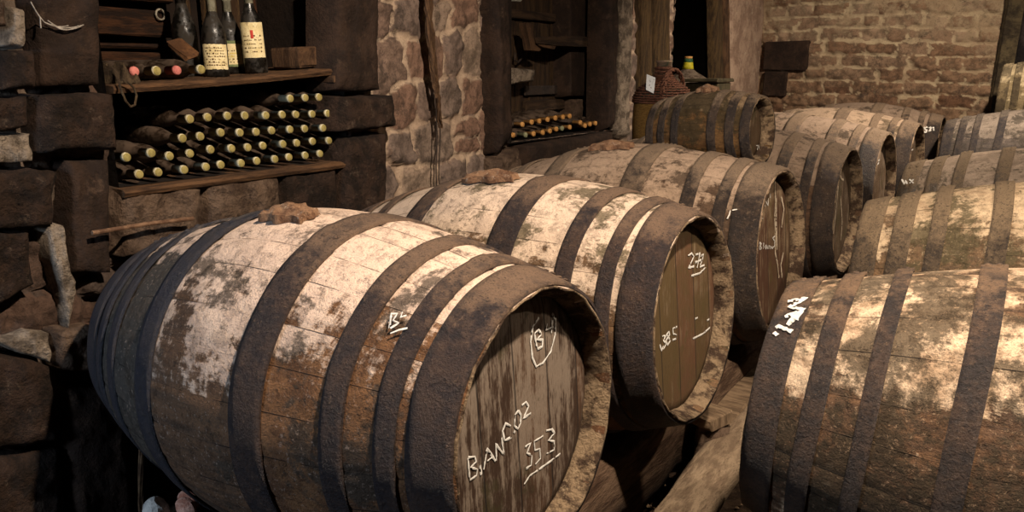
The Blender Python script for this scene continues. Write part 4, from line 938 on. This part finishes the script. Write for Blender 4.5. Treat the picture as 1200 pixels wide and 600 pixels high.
MB().lathe([(.0001, 0), (r2*.8, 0), (r2*.9, .03), (r2*.98, h2-.24), (r2*.92, h2-.19), (r2*.62, h2-.155), (r2*.40, h2-.13), (r2*.27, h2-.11), (r2*.23, h2-.09), (r2*.18, h2*.9)], 36).build('demijohn_body', SHD, D2, True)
MB().lathe([(r2*.275, h2-.108), (r2*.25, h2-.085), (r2*.225, h2-.055), (r2*.22, h2-.05)], 20).build('yellow_capsule', YEL, D2, True)
MB().lathe([(r2*.22, h2-.053), (r2*.205, h2-.02), (r2*.19, h2-.018)], 20).build('green_band', GRC, D2, True)
MB().lathe([(r2*.185, h2-.022), (r2*.19, h2), (.0001, h2+.002)], 20).build('cork', ORG, D2, True)
tag(D2, 'dusty demijohn with a yellow and green capsule standing in the dark third recess', 'demijohn')
tag(MB().box((X2-.20, q2[1]+.03, (D2z+.63)/2-.004), (.36, .36, D2z-.645), jit=.01, bev=.02).build('demijohn_plinth', BLK), 'black stone block in the third recess under the dusty demijohn', 'stone block')
cx_ = onx(819, 98, X2+.2)
cr = empty('wooden_crate', (X2+.27, cx_[1]+.02, 0.0)); top = onx(820, 92, X2+.2)[2]
GRW = simple('grey_green_timber', C(44, 40, 28), C(70, 62, 44), 8, .85, .7, .006, stretch=(1, 4, 1))
for z_ in np.arange(.13, top-.03, .115): MB().box((.0, 0, z_-.02), (.26, .30, .10), jit=.002, bev=.005).build('crate_board', GRW, cr)
MB().box((0, -.02, top-.012), (.30, .38, .024), jit=.003, bev=.005).build('crate_lid', GRW, cr)
tag(cr, 'grey-green wooden crate with overhanging lid between the small keg and dark recess', 'crate')

# ------------------------------------------------------------------ beams, logs, stones on the floor
def zbot(k, X):
    c_, L, rb = [(d[1], d[5], d[6]) for d in dat if d[0] == k][0]; rt, inf = BAR[k]
    Rm = inf['rot'].to_matrix(); ax = Rm @ Vector((1, 0, 0)); P0 = inf['base']+Rm @ Vector((0, 0, inf['rb']))
    t = (X-P0.x)/ax.x; c = P0+ax*t; return c.y, c.z-prof_r(inf['L'], inf['rb'], inf['rh'], t)-.012
def beam(name, X, w, keys, y0, y1, mat, label, low=0.0):
    pts = sorted([zbot(k, X) for k in keys]); ys = np.array([p[0] for p in pts]); zs = np.array([p[1] for p in pts]); m = MB(); rows = []
    Y = np.arange(y0, y1, .06)
    for y in Y:
        z = np.interp(y, ys, zs); near = np.min(np.abs(ys-y)); z = z-.010*min(1, near/.12)
        wv = (fbm(np.array([y*4.0]), np.array([X*3]), 71)[0]-.5)*.035; h = w/2
        c0 = (-h+wv, low-.01), (-h*1.02+wv, z*.5), (-h+wv, z-.035), (-h*.72+wv, z-.006), (0+wv, z), (h*.72+wv, z-.006), (h+wv, z-.035), (h*1.04+wv, z*.5), (h+wv, low-.01)
        rows.append([(X+a, y, b) for a, b in c0])
    k = len(rows[0]); m.add([v for r in rows for v in r], [(i*k+j, i*k+(j+1) % k, (i+1)*k+(j+1) % k, (i+1)*k+j) for i in range(len(rows)-1) for j in range(k)]+[tuple(range(k))[::-1], tuple((len(rows)-1)*k+j for j in range(k))])
    return tag(m.build(name, mat, None, True), label, 'beam')
LB_ = ['B1', 'B2', 'B3', 'B4', 'B5', 'B6', 'B7']
beam('support_beam', -1.03, .22, LB_, .7, 8.2, LOG, 'heavy timber beam under the head ends of the left row of casks')
beam('support_beam', -1.88, .20, LB_, 1.26, 8.2, LOG, 'dark timber beam along the wall under the back ends of the left row')
RB_ = ['R1', 'R2', 'R3']
beam('support_beam', -.16, .16, RB_, 1.45, 5.3, LOG, 'timber beam on the floor under the aisle ends of the right row of casks')
beam('support_beam', .46, .16, RB_, 1.45, 5.3, LOG, 'timber beam on the floor under the outer ends of the right row of casks')
beam('support_beam', -.36, .14, ['R4'], 6.9, 7.7, LOG, 'short timber beam under the aisle end of the slate grey cask'); beam('support_beam', .16, .14, ['R4'], 6.9, 7.7, LOG, 'short timber beam under the outer end of the slate grey cask')
r5b, r5i = BAR['R5']; zr5 = r5i['base'].z+r5i['rb']-prof_r(r5i['L'], r5i['rb'], r5i['rh'], .25)-.006
for dx, lb in ((-.25, 'squared trestle block under the left half of the cream coloured cask'), (.25, 'squared trestle block under the right half of the cream coloured cask')):
    MB_ = MB().box((0, 0, zr5/2), (.12, .22, zr5), jit=.006, bev=.01).build('trestle_block', LOG); MB_.location = (r5i['base'].x+dx, r5i['base'].y+.07, 0); tag(MB_, lb, 'trestle', None)
# wedge under the keg
ki = BAR['T'][1]; kb = ki['base']
def loglike(name, p0, p1, r, mat, label, cat='log', seed=1, flat=1.0):
    m = MB(); p0 = Vector(p0); p1 = Vector(p1); d = (p1-p0); n = 22; k = 18; ax = d.normalized(); a = ax.orthogonal().normalized(); a = (Vector((0, 0, 1))-ax*ax.z).normalized(); b = ax.cross(a); vs = []; fs = []
    for i in range(n):
        t = i/(n-1); c = p0+d*t
        for j in range(k):
            q = 2*math.pi*j/k; rr_ = r*(1+.10*math.sin(3*q+seed+t*3)+.06*math.sin(5*q+t*9+seed)+.08*math.sin(t*7+seed)); vs.append(c+a*rr_*math.cos(q)*flat+b*rr_*math.sin(q))
    fs = [(i*k+j, i*k+(j+1) % k, (i+1)*k+(j+1) % k, (i+1)*k+j) for i in range(n-1) for j in range(k)]+[tuple(range(k))[::-1], tuple((n-1)*k+j for j in range(k))]
    m.add(vs, fs); return tag(m.build(name, mat, None, True), label, cat)
loglike('floor_log', (-.735, 1.75, .075), (-.79, 3.05, .075), .078, LOGP, 'pale grey stripped log on the aisle floor by the right foreground cask', seed=3)
PLK = simple('worn_grey_plank', C(92, 74, 56), C(132, 110, 86), 6, .9, .9, .008, stretch=(1, 5, 1), spots=C(60, 46, 34))
def put(o, loc, rot, label, cat, group=None): o.location = loc; o.rotation_euler = rot; return tag(o, label, cat, group)
pA = onz(836, 486, .21); put(MB().box((0, 0, 0), (.115, .13, .045), jit=.004, bev=.006).build('short_plank', PLK), (pA[0]-.015, pA[1], .20), (0, 0, -.25), 'short thick plank end just right of the bottom of the head chalked 272', 'plank')
put(MB().box((0, 0, 0), (.12, .12, .17), jit=.012, bev=.02).build('support_stone', MID), (pA[0]-.01, pA[1]+.01, .09), (0, 0, .3), 'rough brown stone holding up the short thick plank end in the aisle', 'stone')
pB = onz(862, 478, .14); put(MB().box((0, 0, 0), (.10, .62, .035), jit=.003, bev=.005).build('long_board', PLK), (pB[0]-.02, pB[1]+.12, .135), (0, 0, .04), 'narrow worn board running back beside the short thick plank in the aisle', 'plank')
put(MB().box((0, 0, 0), (.13, .20, .11), jit=.012, bev=.02).build('support_stone', MID), (pB[0]-.02, pB[1]+.1, .056), (0, 0, .2), 'low flat stone lying under the narrow worn board in the aisle', 'stone')
def rock(loc, r, mat, label, seed, sq=(1, 1, 1), cat='stone', name='rubble_stone', group=None):
    bm_v = []; m = MB(); n, k = 10, 14; vs = []
    rr_ = random.Random(seed); dirs = [Vector((rr_.gauss(0, 1), rr_.gauss(0, 1), rr_.gauss(0, 1))).normalized() for _ in range(9)]; cut = [rr_.uniform(.62, .9) for _ in dirs]
    for i in range(n+1):
        th = math.pi*i/n
        for j in range(k):
            p = Vector((math.sin(th)*math.cos(2*math.pi*j/k), math.sin(th)*math.sin(2*math.pi*j/k), math.cos(th)))
            for d, c in zip(dirs, cut):
                e = p.dot(d)
                if e > c: p = p-d*(e-c)
            vs.append((p.x*r*sq[0], p.y*r*sq[1], p.z*r*sq[2]))
    fs = [(i*k+j, (i+1)*k+j, (i+1)*k+(j+1) % k, i*k+(j+1) % k) for i in range(n) for j in range(k)]
    m.add(vs, fs); o = m.build(name, mat, None, False); o.location = loc; return tag(o, label, cat, group)
WST = simple('whitish_stone', C(150, 150, 148), C(196, 192, 184), 14, .9, .8, .008, spots=C(90, 88, 86)); PST = simple('pink_brick_stone', C(160, 104, 84), C(206, 160, 140), 14, .9, .8, .008)
g = onz(208, 596, .20)
rock((g[0]-.02, g[1]+.02, .085), .11, MID, 'large brown base stone of the little rubble heap at the bottom left', 11, (1.1, 1.1, .75))
rock((g[0]-.045, g[1]-.035, .195), .042, WST, 'whitish angular stone on the little rubble heap at the bottom left', 12)
rock((g[0]+.02, g[1]+.015, .197), .040, PST, 'pink broken brick piece on the little rubble heap at the bottom left', 13, (1, .8, .9))
rock((g[0]-.035, g[1]+.065, .190), .036, PST, 'small reddish stone at the back of the rubble heap at the bottom left', 14)
rs_ = random.Random(5)
for i, (u, v, r, lb) in enumerate([(790, 560, .026, 'small brown stone between the dark beam and the pale log'), (812, 545, .02, 'pebble beside the pale log near the short plank'), (700, 592, .05, 'reddish lump of stone at the foot of the nearest cask head'), (782, 590, .018, 'pale pebble on the dirt left of the pale log, nearest the bottom edge')]):
    p = onz(u, v, .01); rock((p[0], p[1], r*.6), r, PST if i == 2 else MID, lb, 30+i, (1.1, 1, .75))
# gravel crumbs nobody could count
gm = MB()
for i in range(900):
    x = rs_.uniform(-1.0, -.2); y = rs_.uniform(1.3, 4.2); r = rs_.uniform(.003, .011); b = len(gm.v)
    z = .004
    gm.add([(x-r, y, z), (x, y-r, z+.001), (x+r, y, z), (x, y+r, z), (x, y, z+r*.9), (x, y, z-r*.5)], [(0, 1, 4), (1, 2, 4), (2, 3, 4), (3, 0, 4), (1, 0, 5), (2, 1, 5), (3, 2, 5), (0, 3, 5)])
tag(gm.build('gravel', simple('gravel_crumbs', C(96, 76, 58), C(150, 126, 98), 60, .95, .4, .003)), 'loose gravel crumbs scattered over the dirt floor of the aisle', 'gravel', None, 'stuff')
# root-like strand of dusty cobweb at the lower left
cw = MB(); 
for k in range(9):
    ph = rs_.uniform(0, 6); pts = [onx(165+2.5*math.sin(ph+t*4)+(8*(t-.7) if t > .7 else 0)*math.sin(ph), 500+130*t, XA+.10+.01*math.sin(ph)) for t in np.linspace(0, 1, 14)]
    cw.tube(pts, .0022, 5)
tag(cw.build('cobweb_strand', simple('brown_cobweb', C(70, 52, 38), C(104, 82, 60), 30, .97, .3, .002)), 'brown dusty cobweb strands hanging down the dark stones left of the nearest cask', 'cobweb')
WEB = simple('grey_cobweb', C(120, 112, 102), C(160, 150, 138), 30, .97, .1, .001)
cw2 = MB()
for (q0, q1, sag) in (((36, 2), (52, 26), 2), ((52, 26), (98, 29), 5), ((47, 20), (48, 33), 1), ((52, 26), (80, 30), 3), ((56, 24), (98, 29), 8), ((60, 28), (92, 30), 6)):
    cw2.tube([onx(q0[0]+(q1[0]-q0[0])*t, q0[1]+(q1[1]-q0[1])*t+sag*math.sin(math.pi*t), XA+.075) for t in np.linspace(0, 1, 10)], .0016, 4)
tag(cw2.build('cobweb', WEB), 'grey cobweb threads sagging across the smooth brown stone at the top left', 'cobweb')

# ------------------------------------------------------------------ lamps and camera
def lamp(name, typ, loc, e, col, size=.2, target=None, spot=None, blend=.6):
    d = bpy.data.lights.new(name, typ); d.energy = e; d.color = col
    if typ == 'AREA': d.size = size; d.shape = 'DISK'
    else: d.shadow_soft_size = size
    if typ == 'SPOT': d.spot_size = spot; d.spot_blend = blend
    o = bpy.data.objects.new(name, d); COL.objects.link(o); o.location = loc
    if target is not None: o.rotation_euler = (Vector(target)-Vector(loc)).to_track_quat('-Z', 'Y').to_euler()
    return o
WARM = (1.0, .83, .66)
lamp('ceiling_lamp_near', 'SPOT', (.06, 1.12, 2.75), 600, WARM, .045, (-1.2, 2.1, .6), math.radians(110), .8)
lamp('ceiling_lamp_far', 'SPOT', (.1, 5.6, 2.8), 620, WARM, .06, (-.8, 6.4, .8), math.radians(130), .8)
lamp('ceiling_lamp_right', 'SPOT', (1.0, 2.3, 2.7), 230, WARM, .06, (.4, 2.8, .6), math.radians(110), .8)
lamp('daylight_opening', 'AREA', (-1.9, -1.2, 1.5), 42, (.62, .78, 1.0), .5, (-1.9, 1.4, .7))
w = bpy.data.worlds.new('World'); bpy.context.scene.world = w; w.use_nodes = True
w.node_tree.nodes['Background'].inputs[0].default_value = (.01, .009, .008, 1)
cd_ = bpy.data.cameras.new('camera'); cam = bpy.data.objects.new('camera', cd_); COL.objects.link(cam)
cd_.sensor_width = 36; cd_.sensor_fit = 'HORIZONTAL'; cd_.lens = FPX/1200*36; cd_.shift_x = (600-CX)/1200; cd_.shift_y = (CY-300)/1200; cd_.clip_start = .02
m = Matrix((Vector(_R), Vector(_U), -Vector(_F))).transposed().to_4x4(); m.translation = Vector(CAM); cam.matrix_world = m
sc = bpy.context.scene; sc.camera = cam
sc.view_settings.view_transform = 'Standard'; sc.view_settings.look = 'None'; sc.view_settings.gamma = 1; sc.view_settings.use_curve_mapping = False; sc.view_settings.exposure = -0.15
